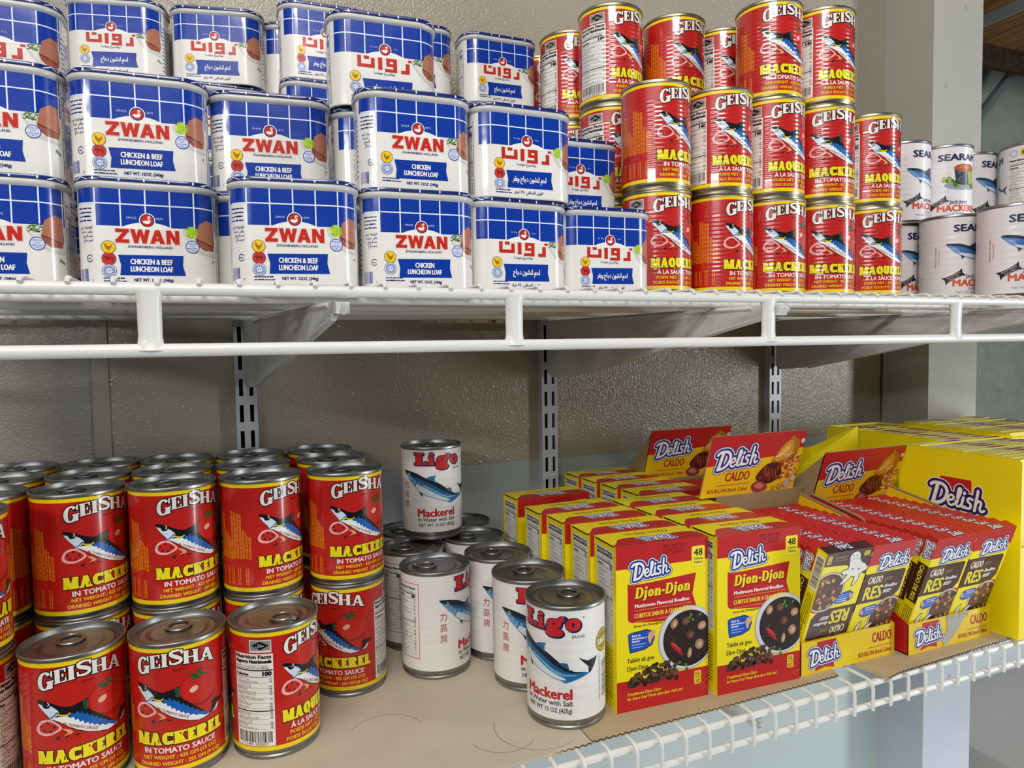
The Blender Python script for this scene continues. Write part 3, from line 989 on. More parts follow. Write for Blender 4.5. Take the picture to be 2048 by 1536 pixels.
def tin_grid():
    f, sd, q = TW / 2 - TR, TD - 2 * TR, pi * TR / 2
    g, s = [], 0
    for kind, ln in (('l', f), ('a', q), ('l', sd), ('a', q), ('l', 2 * f), ('a', q), ('l', sd), ('a', q), ('l', f)):
        if kind == 'a':
            g += [s + ln * k / 10 for k in range(11)]
        s += ln
    p = 2 * T_HALF
    return sorted(set(round(x + k * p, 6) for x in g for k in (-1, 0, 1)))


BLU, NAVY, TRED = '06369C', '1B2A72', 'C22A1C'


def tin_front(a, u0, ar, beef):
    X = lambda px: u0 + (px - 1060) / 17.8
    Z = lambda py: 74 - (py - 265) / 16.4
    # white hump under the roundel, roundel
    a.poly(spline([(u0 - 18, 45.6), (u0 - 10, 48.6), (u0, 50.0), (u0 + 10, 48.8), (u0 + 18, 45.6)], False, 6) + [(u0 + 18, 44), (u0 - 18, 44)], WHT, 3)
    a.poly(ell(u0, 51.4, 5.6, 5.6, 32), 'EDEBE8', 4); a.poly(ell(u0, 51.4, 4.9, 4.9, 32), '1A2258', 4.4); a.poly(ell(u0, 51.4, 4.2, 4.2, 32), TRED, 4.8)
    sw = [(-3.2, 50.6), (-2.0, 51.3), (-0.8, 51.2), (0.2, 51.4), (1.4, 51.0), (2.0, 50.2), (1.4, 49.2), (0, 48.8), (-1.6, 49.1), (-2.6, 49.8)]
    a.poly([(u0 + x, z) for x, z in spline(sw, True, 3)], 'F3EFEA', 5.2)
    a.stroke([(u0 + x, z) for x, z in spline([(1.3, 50.0), (1.9, 51.2), (1.1, 52.4), (0.5, 53.4), (1.0, 54.3), (1.8, 54.2), (2.1, 53.6)], False, 4)], [0.9] * 10 + [0.75] * 15, 'F3EFEA', 5.6)
    if ar:
        a.text('١٨٧٥', u0 - 10, 52.3, 1.8, 'B9C6EE', 4, w=6); a.text(arabic('منذ'), u0 + 9.5, 52.6, 1.6, 'B9C6EE', 4, w=4)
    else:
        a.text('SINCE', u0 - 10.8, 52.3, 1.5, 'C6D0F2', 4, w=6.8); a.text('1875', u0 + 8.6, 52.3, 1.5, 'C6D0F2', 4, w=5.0)
    if ar:  # block letter form of the brand word, read from the right
        y = lambda t: 33.4 + 11.2 * t
        for q in (rect(-25, -21.6, .10, 1.0), rect(-25, -9.6, .10, .36), rect(-13, -9.6, .10, .86), rect(-19.2, -14.6, .76, 1.0), rect(-6.6, -2.8, .02, .98),
                  rect(0.8, 4.0, .42, .96), rect(0.8, 10.4, .74, .98), rect(0.8, 10.4, .34, .56), rect(7.0, 10.4, -.06, .98), rect(-0.4, 10.4, -.10, .14),
                  rect(18.4, 22, -.04, .70), rect(14.2, 22, -.12, .14), rect(20.6, 24.0, .82, 1.0)):
            a.poly([(u0 + px, y(pz)) for px, pz in q], TRED, 5)
        a.text(arabic('زواننبرغ هولندا'), u0 - 1, 29.6, 2.0, NAVY, 4, w=19, bold=0.06)
    else:
        for col, d, ly in (('EBCFC6', 0.45, 4), (TRED, 0, 5)):
            y0, y1, t, q = 33.8, 44.4, 2.7, 3.2
            zx, wx, ax, nx = u0 - 22, u0 - 12.0, u0 + 1.6, u0 + 12.8
            for pg in (rect(zx, zx + 9.2, y0, y0 + t), rect(zx, zx + 9.2, y1 - t, y1), [(zx, y0 + t * .6), (zx + 3.6, y0 + t * .6), (zx + 9.2, y1 - t * .6), (zx + 5.6, y1 - t * .6)],
                       [(wx, y1), (wx + q, y1), (wx + 5.4, y0), (wx + 2.6, y0)], [(wx + 2.6, y0), (wx + 5.2, y0), (wx + 8.0, y1), (wx + 5.6, y1)],
                       [(wx + 5.6, y1), (wx + 8.0, y1), (wx + 11.0, y0), (wx + 8.4, y0)], [(wx + 8.2, y0), (wx + 11.0, y0), (wx + 13.6, y1), (wx + 10.4, y1)],
                       [(ax - 0.2, y0), (ax + q - .2, y0), (ax + 6.6, y1), (ax + 3.6, y1)], [(ax + 6.8, y0), (ax + 10.2, y0), (ax + 6.6, y1), (ax + 3.6, y1)], rect(ax + 2, ax + 8, y0 + 2.0, y0 + 4.2),
                       rect(nx, nx + q - .3, y0, y1), rect(nx + 6.3, nx + 9.2, y0, y1), [(nx, y1), (nx + q, y1), (nx + 9.2, y0), (nx + 6.0, y0)]):
                a.poly(grow(pg, d) if d else pg, col, ly)
        a.text('ZWANENBERG HOLLAND', u0 + 1.5, 30.2, 1.75, NAVY, 4, w=31, bold=0.06)
    # roundels
    zs = [30.2, 21.4, 12.4] if beef else [26.0, 16.6]
    for i, z in enumerate(zs):
        kind = 'c' if i == 0 else ('b' if beef and i == 1 else 'h')
        a.poly(ell(u0 - 27, z, 4.95, 4.95, 28), '33406E', 4); a.poly(ell(u0 - 27, z, 4.55, 4.55, 28), {'c': 'F0C81E', 'b': 'C8362C', 'h': 'DDE3F0'}[kind], 4.4)
        if kind == 'c':
            a.poly([(u0 - 27 + x, z + y) for x, y in spline([(-2.6, 1.8), (-2.2, 0), (-1, -1.8), (0, -2.2), (1.2, -1.6), (2.2, 0.6), (2.4, 2.2), (1.4, 1.2), (0.4, 0.6), (-0.8, 0.8), (-1.4, 2.2), (-2.2, 2.6)], True, 3)], 'A8701C', 5)
            a.stroke([(u0 - 27, z - 2), (u0 - 27, z - 3.4)], 0.5, 'A8701C', 5)
        elif kind == 'b':
            a.poly([(u0 - 27 + x, z + y) for x, y in [(-3, 1.4), (-2, 2.0), (-1, 1.4), (2.4, 1.4), (3, 0.4), (2.7, -2.2), (2, -2.2), (1.8, -0.6), (-0.8, -0.6), (-1, -2.2), (-1.7, -2.2), (-1.8, 0), (-3, 0.4)]], '8A1E1A', 5)
        else:
            a.stroke(ell(u0 - 27, z, 3.6, 3.6, 24), 0.5, '3F57A8', 5, closed=True)
            for k in range(12):
                t = 2 * pi * k / 12; a.poly(ell(u0 - 27 + 2.6 * cos(t), z + 2.6 * sin(t), 0.55, 0.55, 8), '3F57A8', 5)
            a.text('M', u0 - 27, z - 0.8, 1.6, '3F57A8', 5, w=2.2)
    # ribbon
    L, Rr_, t, b = u0 - 20.8, u0 + 25.2, 24.6, 9.2
    a.poly([(L, t), (Rr_ - 0.8, t + 0.6), (Rr_ - 1.4, (t + b) / 2 + 0.6), (Rr_ + 0.4, b + 0.4), (L + 1.0, b), (L + 1.8, (t + b) / 2)], BLU, 4)
    if ar:
        a.text(arabic('لحم لنشون دجاج وبقر' if beef else 'لحم لنشون دجاج'), u0 + 2, 15.4, 4.6, WHT, 5, w=33 if beef else 27, bold=0.16)
        a.text(arabic('الوزن الصافي ٣٤٠ غرام'), u0 + 1, 4.6, 2.4, NAVY, 4, w=28, bold=0.10)
    else:
        a.text('CHICKEN & BEEF' if beef else 'CHICKEN', u0 + 2, 17.8, 3.9, WHT, 5, w=29 if beef else 16, bold=0.22)
        a.text('LUNCHEON LOAF', u0 + 2, 12.2, 3.9, WHT, 5, w=29, bold=0.22)
        a.text('NET WT. 12OZ. (340g)', u0 + 3, 4.6, 2.3, NAVY, 4, w=27, bold=0.14)
    zz = 6.4 if beef else 8.4
    a.fine(u0 - 31, u0 - 17, zz, 1.3, NAVY, 4, 3, 0.3); a.fine(u0 - 31, u0 - 15.5, zz - 2.2, 1.3, NAVY, 4, 4, 0.3)
    # plate with a cut loaf and greens
    o = u0 + 1.5
    tr = lambda pts, k=4: [(o + x, z) for x, z in spline(pts, True, k)]
    a.poly(tr([(23, 45), (26, 37), (33, 29), (41, 26.5), (50, 27), (50, 45), (34, 46)]), 'CFCDC8', 3.2)
    a.poly(tr([(25, 44.5), (28, 37.5), (34, 31), (42, 28.4), (50, 28.6), (50, 44)]), 'DEDBD4', 3.6)
    a.poly([(o + x, z) for x, z in [(33, 42), (34.5, 50), (41, 54.4), (47, 53), (49, 36), (47, 30), (38, 30.2), (33.6, 34), (32, 39)]], 'A8644C', 4)
    a.poly([(o + x, z) for x, z in [(32.6, 39.6), (45.5, 35), (47.5, 36.6), (48, 52), (41, 54.4), (34.5, 50)]], 'B27058', 4.4)
    a.poly([(o + x, z) for x, z in [(31.8, 38.6), (45, 33.6), (46.8, 34.4), (46.6, 31), (38, 30.2), (33.6, 33.6)]], '9A563E', 4.6)
    a.stroke([(o + 33, 38.2), (o + 45.5, 33.8)], 0.9, '5E2A1E', 5.0)
    r = random.Random(7)
    if beef:
        for i in range(16):
            t = 2 * pi * i / 16; rr_ = 2.7 if i < 11 else 0.9
            a.poly(ell(o + 29.4 + rr_ * cos(t * 1.6), 43.6 + rr_ * sin(t * 1.6), 2.2, 2.0, 9, rot=i * 40), ('A6C832', '8DB524', 'BCDA54')[i % 3], 5 + 0.03 * i)
        a.poly(ell(o + 46.5, 22, 1.3, 1.3, 10), '8AA860', 3.6)
    else:
        for i in range(34):
            t = r.uniform(0, 2 * pi); x, z = o + 29 + r.uniform(-4.5, 4.5), 43.4 + r.uniform(-2.8, 2.8)
            a.stroke([(x, z), (x + 1.8 * cos(t), z + 1.5 * sin(t))], 0.75, ('3E6B2C', '5A8A3E', '2C5424')[i % 3], 5 + 0.02 * i, cap=False)
        for i in range(6):
            a.stroke([(o + 44 + i * 0.8, 20 - i * 0.4), (o + 45 + i * 0.8, 22.5 - i * 0.6)], 0.6, '5A8A3E', 3.6, cap=False)
    if not ar:
        q = o + 29.6
        a.poly(ell(q, 32.4, 5.0, 5.0, 28), 'D3DBEE', 6); a.stroke(ell(q, 32.4, 4.7, 4.7, 28), 0.6, '2B49A4', 6.4, closed=True)
        a.text('INSPECTED', q, 34.2, 1.2, '2B49A4', 6.4, w=6.2); a.text('U.S.', q, 32.2, 1.6, '2B49A4', 6.4, w=3.2); a.fine(q - 3.6, q + 3.6, 30.9, 0.7, '2B49A4', 6.4, 9); a.text('P-4613', q, 29.0, 1.3, '2B49A4', 6.4, w=4.2)


def tin_art(beef):
    a = Art(); p = T_HALF
    a.poly(rect(-p, p, 1.2, 74.4), 'E9E6DF', 0)
    for u0, ar in ((0, False), (p, True)):
        # blue check: front and one side, short on the left corner of the English face
        lo = -34.5 if not ar else -46
        a.poly([(u0 + lo, 46.4), (u0 + 52, 46.4), (u0 + 52, 74.4), (u0 + lo, 74.4)], BLU, 1)
        if not ar:
            a.poly(rect(u0 - 52, u0 + lo, 62.6, 74.4), BLU, 1)
        for k in range(-3, 4):
            x = u0 - 1.0 + 17 * k
            if ar or x > -50:
                z0 = 46.4 if ar or x > lo - 2 else 62.6
                if x < u0 + 52:
                    a.poly(rect(x - 0.5, x + 0.5, z0, 74.4), 'E4ECF6', 2)
        a.poly(rect(u0 - 50, u0 + 52, 62.6, 63.6), 'E4ECF6', 2)
        tin_front(a, u0, ar, beef)
    # corner and side print
    for i in range(4):
        a.fine(-50, -37.5, 58.5 - 3.0 * i, 1.5, NAVY, 2, 30 + i, 0.4)
    for i, t in enumerate(('المكونات لحم', 'بقر نشا', 'ملح', 'لحم دجاج')):
        a.text(arabic(t), -37.5, 44 - 3.2 * i, 1.9, NAVY, 2, w=11 - i, al='R', bold=0.06)
    a.stroke(ell(-40.5, 21.6, 2.4, 2.6, 18, 30, 330), 0.6, NAVY, 2); a.text('alu', -40.5, 20.9, 1.5, NAVY, 2, w=2.6, bold=0.05)
    a.bars(-51, -41.5, 4.4, 14, '3A4FA0', 2, 5); a.text('7', -38.6, 3.6, 2.0, NAVY, 2)
    nutrition(a, 54, 80, 3.5, 66, 2, ['Nutrition Facts'], ('Calories', '130'), 71, ink=NAVY)
    for x0, x1 in ((53.4, 53.9), (80.1, 80.6)):
        a.poly(rect(x0, x1, 3, 68), NAVY, 2)
    for i in range(12):
        a.fine(-80, -56, 58 - 4.2 * i, 1.6, NAVY, 2, 90 + i, 0.4)
    return a


# ---- bouillon boxes
LOGO = [('1D2F86', 0.13), ('F3F1EC', 0.19), ('2B3A78', 0.235)]
SMALL_LOGO = [('1D2F86', 0.13), ('F3F1EC', 0.20)]
TINY_LOGO = [('3A2A6A', 0.12)]
BY, BR = 'F5E012', 'BE1E20'
DW, DD, DH = 100.0, 45.0, 158.0


def djon_point(px, py):
    u = (px - 50) / 742
    t, b = 165 - 95 * u, 1490 - 155 * u
    return u * DW, DH * (1 - (py - t) / (b - t))


def djon_front():
    a = Art(); P = djon_point; PP = lambda pts, k=4: spline([P(*p) for p in pts], True, k)
    a.poly(rect(0, DW, 0, DH), BY, 0)
    a.poly(rect(0, DW, DH * 0.862, DH), BR, 1); a.poly(rect(0, DW, 0, DH * 0.187), BR, 1)
    script_logo(a, 36, 133.5, 41, 8, LOGO, rot=4)
    for i, t in enumerate(('BEST BEFORE:', '27.AUG.27', 'LOT:2698-91')):
        a.text(t, 50, 152.2 - 3.4 * i, 2.4, '4A1416', 3, w=26 - 3 * (i > 0), al='L')
    q = rrect(81.5, 96.5, 129.5, 150, 2)
    a.poly(q, 'EFC712', 3); a.poly(rrect(81.8, 96.2, 130.2, 149.6, 2), 'F7E43A', 4)
    a.text('48', 89, 140.5, 6.6, '1C1A10', 5, w=9.6, bold=0.22); a.text('Tabletas', 89, 136.6, 2.3, '1C1A10', 5, w=11.5, bold=0.06); a.text('Tablets', 89, 133.0, 2.3, '1C1A10', 5, w=10, bold=0.06)
    a.poly(spline([(12, 122), (20, 120.2), (50, 121.6), (86.5, 124)], False, 4) + [(82.5, 104), (86.8, 91), (86, 78), (16, 84.5), (13, 86), (12, 89)], BR, 2)
    sty = dict(st=0.27, th=0.13, se=0.05, sq=0.10)
    gl, wd = word('Djon-Djon', 10.4, 0.9, sty, 0.05)
    k = 60 / wd
    letters(a, [[g[0], 19.5 + g[1] * k, 107 + g[1] * k * 0.015, g[3], g[4] * k, sty, 0.16] for g in gl], 'F4DC24', 6, [('7A1414', 0.35, 0.7, -0.7)])
    a.text('Mushroom Flavored Bouillon', 49, 98.2, 3.3, 'F3EBE2', 5, w=59, bold=0.20)
    a.poly(rect(19, 82, 95.4, 95.8), 'E9B83A', 4); a.poly(rect(19, 60, 84.8, 85.2), 'E9B83A', 4)
    a.text('CUBITOS SABOR A CHAMPIÑÓN', 50, 88.4, 4.0, 'F2D23A', 5, w=62, bold=0.22)
    a.text('Saveur de Champignon', 18, 79.6, 2.3, '3A2A10', 5, w=31, al='L', shear=0.25, bold=0.05)
    # blue tag with a hand crumbling a cube
    a.poly([(12, 73.5), (15, 75), (32, 76.5), (38, 74), (41, 68), (38, 60.5), (30, 57), (14, 55.5), (13, 60)], '16265E', 3)
    a.poly([(12.6, 73), (15.2, 74.3), (31.8, 75.7), (37.4, 73.4), (40.2, 68), (37.4, 61.2), (29.8, 57.8), (14.6, 56.3), (13.6, 60)], '1C50B4', 3.5)
    for i, t in enumerate(('Fácil de', 'desmenuzar y', 'disolver')):
        a.text(t, 16, 70.8 - 2.7 * i, 1.9, 'F0F0F4', 5, w=(9.5, 16, 9)[i], al='L', bold=0.12, shear=0.2)
    a.fine(16, 31, 62.6, 1.5, '9DB8EA', 5, 4, 0.3); a.fine(16, 28, 60.0, 1.5, '9DB8EA', 5, 5, 0.3)
    a.poly(spline([(41, 74), (35, 73), (33, 69), (34.5, 63), (36.2, 62.4), (37.4, 66), (40, 69)], True, 4), 'D8A888', 5)
    a.text('Tablèt ak gou', 11, 46.4, 4.2, '241A0C', 4, w=29, al='L', bold=0.10); a.text('Djon Djon', 11, 38.8, 4.2, '241A0C', 4, w=22, al='L', bold=0.10)
    # bowl of black rice
    cx, cy = 76.5, 61.5
    cut = lambda pts: [(min(x, DW), y) for x, y in pts]
    a.poly(cut(ell(cx, cy, 32.5, 31.5, 48)), 'A9A9AC', 4); a.poly(cut(ell(cx + .5, cy + .3, 31.5, 30.6, 48)), 'D7D7D9', 4.4); a.poly(cut(ell(cx + 1.5, cy - 0.8, 28.4, 27.6, 44)), '2A1D1A', 4.8)
    r = random.Random(12)
    for i in range(230):
        t, d = r.uniform(0, 2 * pi), 27.2 * sqrt(r.random())
        x, y = cx + 1.5 + d * cos(t), cy - 0.8 + d * sin(t) * 0.97
        if x < 98:
            an = r.uniform(0, pi)
            a.stroke([(x, y), (x + 1.8 * cos(an), y + 1.8 * sin(an))], 0.8, r.choice(('3A2520', '46302A', '1C1210', '5A3C34', '241614')), 5.2 + 0.002 * i, cap=False)
    for x, y, rx, ry, rot, c in ((62, 77, 5.4, 4.2, 60, 'A87C58'), (75, 78, 4.8, 4.4, 0, '6A4334'), (93, 71, 5.4, 4.4, 20, 'B0886A'), (80, 64, 5.0, 4.6, 40, '5A3A2E'), (90, 53, 5.6, 5.4, 70, 'A9805E'), (79, 46, 2.8, 5.6, -12, 'B4905E')):
        a.poly(cut(ell(x, y, rx, ry, 18, rot=rot)), '3A241A', 6); a.poly(cut(ell(x, y, rx - .5, ry - .5, 18, rot=rot)), c, 6.3)
        a.poly(cut(ell(x + 0.6, y - 0.4, rx * 0.5, ry * 0.45, 14, rot=rot)), 'CBAA86' if c[0] in 'AB' else '7E5644', 6.6)
    for x, y in ((81, 83), (83, 78), (91, 82), (79.5, 80.5), (68, 38), (75, 35), (75.5, 31)):
        a.poly(ell(x, y, 1.7, 1.7, 14), '2E5A22', 6.8); a.poly(ell(x - .3, y + .3, 1.1, 1.1, 12), '5C9A3E', 7.0)
    a.poly(spline([(57.5, 59.5), (62, 58), (68, 52), (71.5, 44.5), (66, 48), (60, 54)], True, 4), 'B01E22', 7)
    a.stroke(spline([(59, 58.4), (64, 55), (68, 50.5)], False, 4), 0.6, 'E06A5E', 7.3)
    # heap of dried mushrooms
    for i in range(110):
        x = 13 + 52 * r.random(); top = 26 + 15 * sin(min(1, (x - 12) / 34) * pi / 2) * (1 if x < 56 else 0.6)
        y = 23 + (top - 20) * r.random() * 0.9
        a.poly(spline([(x + 3.2 * r.uniform(.5, 1) * cos(k * pi / 3), y + 2.6 * r.uniform(.5, 1) * sin(k * pi / 3)) for k in range(6)], True, 3), r.choice(('2C1C14', '3C281C', '4A3224', '1E120C', '5C4030', '33221A')), 6 + 0.01 * i)
    for i in range(24):
        x, y = 15 + 48 * r.random(), 25 + 15 * r.random()
        a.stroke(spline([(x, y), (x + 2, y + 1.6), (x + 4, y + r.uniform(-2, 2))], False, 3), 0.45, '8A6A48', 7.4, cap=False)
    a.text('Traditional Djon Djon', 11, 15.0, 2.7, 'F2D428', 8, w=36, al='L', bold=0.12, shear=0.15)
    a.text('for Every Day! Manje djon-djon chak jou!', 11, 10.6, 2.7, 'F2D428', 8, w=60, al='L', bold=0.10, shear=0.15)
    a.poly(rrect(84, 92, 13.5, 27, 2), 'E9C21C', 4); a.text('12', 88, 22.2, 3.2, '2A1E08', 5, w=4, bold=0.08); a.text('CALORIES', 88, 19.6, 1.4, '2A1E08', 5, w=6.6); a.fine(85.4, 91, 16.8, 1.2, '2A1E08', 5, 2); a.fine(86, 90.4, 14.8, 1.2, '2A1E08', 5, 3)
    for i in range(5):
        a.stroke(spline([(100, 26 - 4 * i), (96 - i, 20 - 3.2 * i), (90 + i, 9 - 0.8 * i)], False, 4), [1.2] * 5 + [0.8] * 4, ('D23A30', 'A81418')[i % 2], 3, cap=False)
    return a


def djon_side(seed):
    a = Art()
    a.poly(rect(0, DD, 0, DH), BY, 0)
    nutrition(a, 6, 39, 62, 152, 2, ['Nutrition Facts', 'DATOS DE NUTRICIÓN'], ('Calories', '12'), seed)
    for i in range(15):
        a.fine(7, 38, 56 - 3.2 * i, 1.7, '6A5C10', 2, seed + 200 + i, 0.4)
    return a


def djon_top():
    """front edge at v = 0; the print reads from the back of the box"""
    a = Art()
    a.poly(rect(0, DW, 0, DD), BY, 0)
    a.poly([(0, 0), (DW, 0), (DW, 17)] + [(96, 22), (90, 24)] + [(20, 24), (14, 22), (10, 17), (4, 8), (0, 6)], BR, 1)
    script_logo(a, 52, 15, 36, 8, SMALL_LOGO, rot=180)
    sty = dict(st=0.27, th=0.13, se=0.05, sq=0.10)
    gl, wd = word('Djon-Djon', 7, 0.9, sty, 0.05)
    b = Art(); letters(b, [[g[0], g[1] * 48 / wd, 0, g[3], g[4] * 48 / wd, sty, 0.14] for g in gl], 'B8861A', 4)
    a.merge(b, lambda x, y: (76 - x, 37 - y))
    return a


SW, ST, SH = 62.4, 12.5, 141.0


def caldo_front():
    a = Art(); W_, h = SW, SH
    a.poly(rect(0, W_, 0, h), BY, 0)
    a.poly([(0, h), (W_, h), (W_, h * 0.845), (0, h * 0.825)], BR, 1)
    script_logo(a, 36, h * 0.845, 42, 8, LOGO, rot=3)
    br = '45201A'
    a.poly([(0, h * .755), (56, h * .755), (59, h * .74), (59, h * .56), (52, h * .50), (46, h * .49), (0, h * .49)], br, 2)
    a.poly(rect(8, 28, h * .735, h * .738), 'B89A50', 3); a.text('CALDO', 7, h * .665, 8.2, 'EADFC0', 4, w=20, al='L', bold=0.4); a.poly(rect(7, 34, h * .655, h * .658), 'B89A50', 3)
    a.fine(31, 42, h * .69, 1.4, 'B89A50', 3, 2); a.fine(31, 41, h * .672, 1.4, 'B89A50', 3, 3)
    a.text('RES', 7, h * .52, 16, 'E9D83A', 4, w=25, al='L', bold=0.8)
    a.text('Bouillon', 34.5, h * .605, 4.2, 'E6E2DC', 4, w=18, al='L', bold=0.25, shear=0.2); a.text('BEEF', 34.5, h * .555, 4.2, 'E6E2DC', 4, w=12, al='L', bold=0.25, shear=0.2)
    # blue tag
    a.poly([(12, h * .45), (27, h * .462), (33, h * .455), (33, h * .372), (15, h * .355), (9, h * .38), (8, h * .42)], '16265E', 3); a.poly([(12.4, h * .446), (27, h * .457), (32.3, h * .451), (32.3, h * .377), (15.2, h * .361), (9.8, h * .384), (8.8, h * .42)], '1C58BC', 3.5)
    for i in range(4):
        a.fine(16, 30, h * (.437 - .018 * i), 1.4, 'E4E8F4' if i < 2 else '8FB0E6', 5, i, 0.3)
    a.poly(spline([(8, h * .44), (12, h * .425), (15, h * .395), (12, h * .38), (9, h * .40)], True, 4), 'D0A084', 5)
    # bowl of stew
    cx, cy, rr_ = 49, h * .335, 23
    cut = lambda pts: [(min(max(x, 0), W_), y) for x, y in pts]
    a.poly(cut(ell(cx, cy, rr_ + 1.5, rr_ + 1.5, 36)), '9A8A80', 3); a.poly(cut(ell(cx, cy, rr_ + .6, rr_ + .6, 36)), 'D8CCC0', 3.3); a.poly(cut(ell(cx, cy, rr_ - 1, rr_ - 1, 36)), '4A2A20', 3.6)
    r = random.Random(31)
    for i in range(64):
        t, d = r.uniform(0, 2 * pi), (rr_ - 3.6) * sqrt(r.random())
        x, y = cx + d * cos(t), cy + d * sin(t)
        if x < W_ - 2.5:
            e = ell(x, y, r.uniform(2.2, 3.6), r.uniform(1.5, 2.3), 10, rot=r.uniform(0, 180))
            a.poly(e, r.choice(('8A3A22', 'A04A28', '6A2C22', 'B89A5C', 'C2A868', '55302C', '7A3424')), 4 + 0.02 * i)
    a.poly(spline([(54, h * .505), (60, h * .50), (63, h * .47), (57, h * .475)], True, 4), 'C8341E', 3.2)
    # white bull's head with horns and a dark outline
    a.poly([(x, y) for x, y in [(0, 0), (W_, 0), (W_, 15), (32, 17), (0, 33)]], br, 2)
    head = [(3, 24), (6, 29), (12, 32), (19, 32.5), (25, 30.5), (28, 27), (27, 20), (28.5, 13), (29.5, 7), (26, 3), (20.5, 2.5), (16.5, 6), (14.5, 12), (10, 17), (5, 19)]
    horns = ([(10, 31), (9.5, 37), (13, 43), (15.5, 44), (14.5, 38), (15, 32)], [(21, 32), (25, 37), (31, 40.5), (33, 40), (30, 35), (25.5, 29.5)])
    ears = ([(26, 28), (31, 28.5), (35.5, 26), (33, 23.5), (27.5, 23.5)], [(5, 22), (1, 22.5), (0.5, 26), (5, 28)])
    for col, g_, ly in (('1E1410', 0.9, 6), ('E8E4DC', 0, 6.5)):
        for sh in horns + ears + (head,):
            p_ = spline(sh, True, 3)
            a.poly(grow(p_, g_) if g_ else p_, col, ly)
    for x, y in ((12.5, 24.5), (21.5, 23)):
        a.poly(ell(x, y, 1.3, 0.9, 10), '1E1410', 7)
    a.stroke(spline([(15.2, 12.5), (18, 10.6), (23, 10.4), (28.2, 12.5)], False, 4), 0.45, '1E1410', 7)
    for x in (20.5, 25.5):
        a.poly(ell(x, 6.8, 1.0, 0.7, 8), '1E1410', 7)
    a.text('PRODUCT OF COLOMBIA', 42, 9, 1.5, 'C8A440', 4, w=17); a.fine(34, 50, 6, 1.4, 'C8A440', 4, 3)
    a.poly(rrect(54, 60, 3, 13, 1), 'C8A440', 4); a.text('8', 57, 9, 2.4, '2A1408', 5)
    a.poly(rrect(3, 11, 3, 9, 1.4), 'D8C41C', 4); a.text('12', 7, 4, 3.6, '5A4A10', 5, bold=0.1)
    return a


def caldo_side():
    a = Art()
    a.poly(rect(0, ST, 0, SH), BY, 0); a.poly(rect(0, ST, SH * .83, SH), BR, 1); a.poly(rect(0, ST, SH * .42, SH * .76), '45201A', 1)
    b = Art(); script_logo(b, 0, 0, 21, 8, SMALL_LOGO)
    a.merge(b, lambda x, y: (ST / 2 + y, SH * .88 - x))
    a.text('CALDO DE RES', ST / 2 - 2.4, SH * .745, 4.6, 'E9D83A', 4, w=SH * .31, al='L', rot=-90, bold=0.3)
    for i in range(5):
        x = 2 + i * 2
        z = 8
        while z < 50:
            a.poly(rect(x, x + 1.0, z, z + 3), '7A6A10', 2); z += 3.8
    return a


def caldo_side_back():
    a = Art()
    a.poly(rect(0, ST, 0, SH), BY, 0); a.poly(rect(0, ST, SH * .83, SH), BR, 1)
    a.poly(rect(1, ST - 1, 6, 45), 'ECE8DC', 1)
    b = Art(); b.bars(8, 43, 2, ST - 2, INK, 3, 6); a.merge(b, lambda x, y: (y, x))
    a.text('27 - ABR.27', ST / 2 - 2, SH * .74, 3, '3A3410', 3, w=22, al='L', rot=-90); a.text('LOT: 2601-01', ST / 2 + 2.4, SH * .74, 3, '3A3410', 3, w=24, al='L', rot=-90)
    for i in range(4):
        b = Art(); b.fine(50, 86, 0, 1, '6A5C10', 2, i, 0.3); a.merge(b, lambda x, y: (3 + i * 2 + y, x))
    return a


def caldo_end(col):
    a = Art()
    a.poly(rect(0, SW, 0, ST), col, 0)
    script_logo(a, SW * .54, ST * .42, 19, 8, TINY_LOGO)
    return a


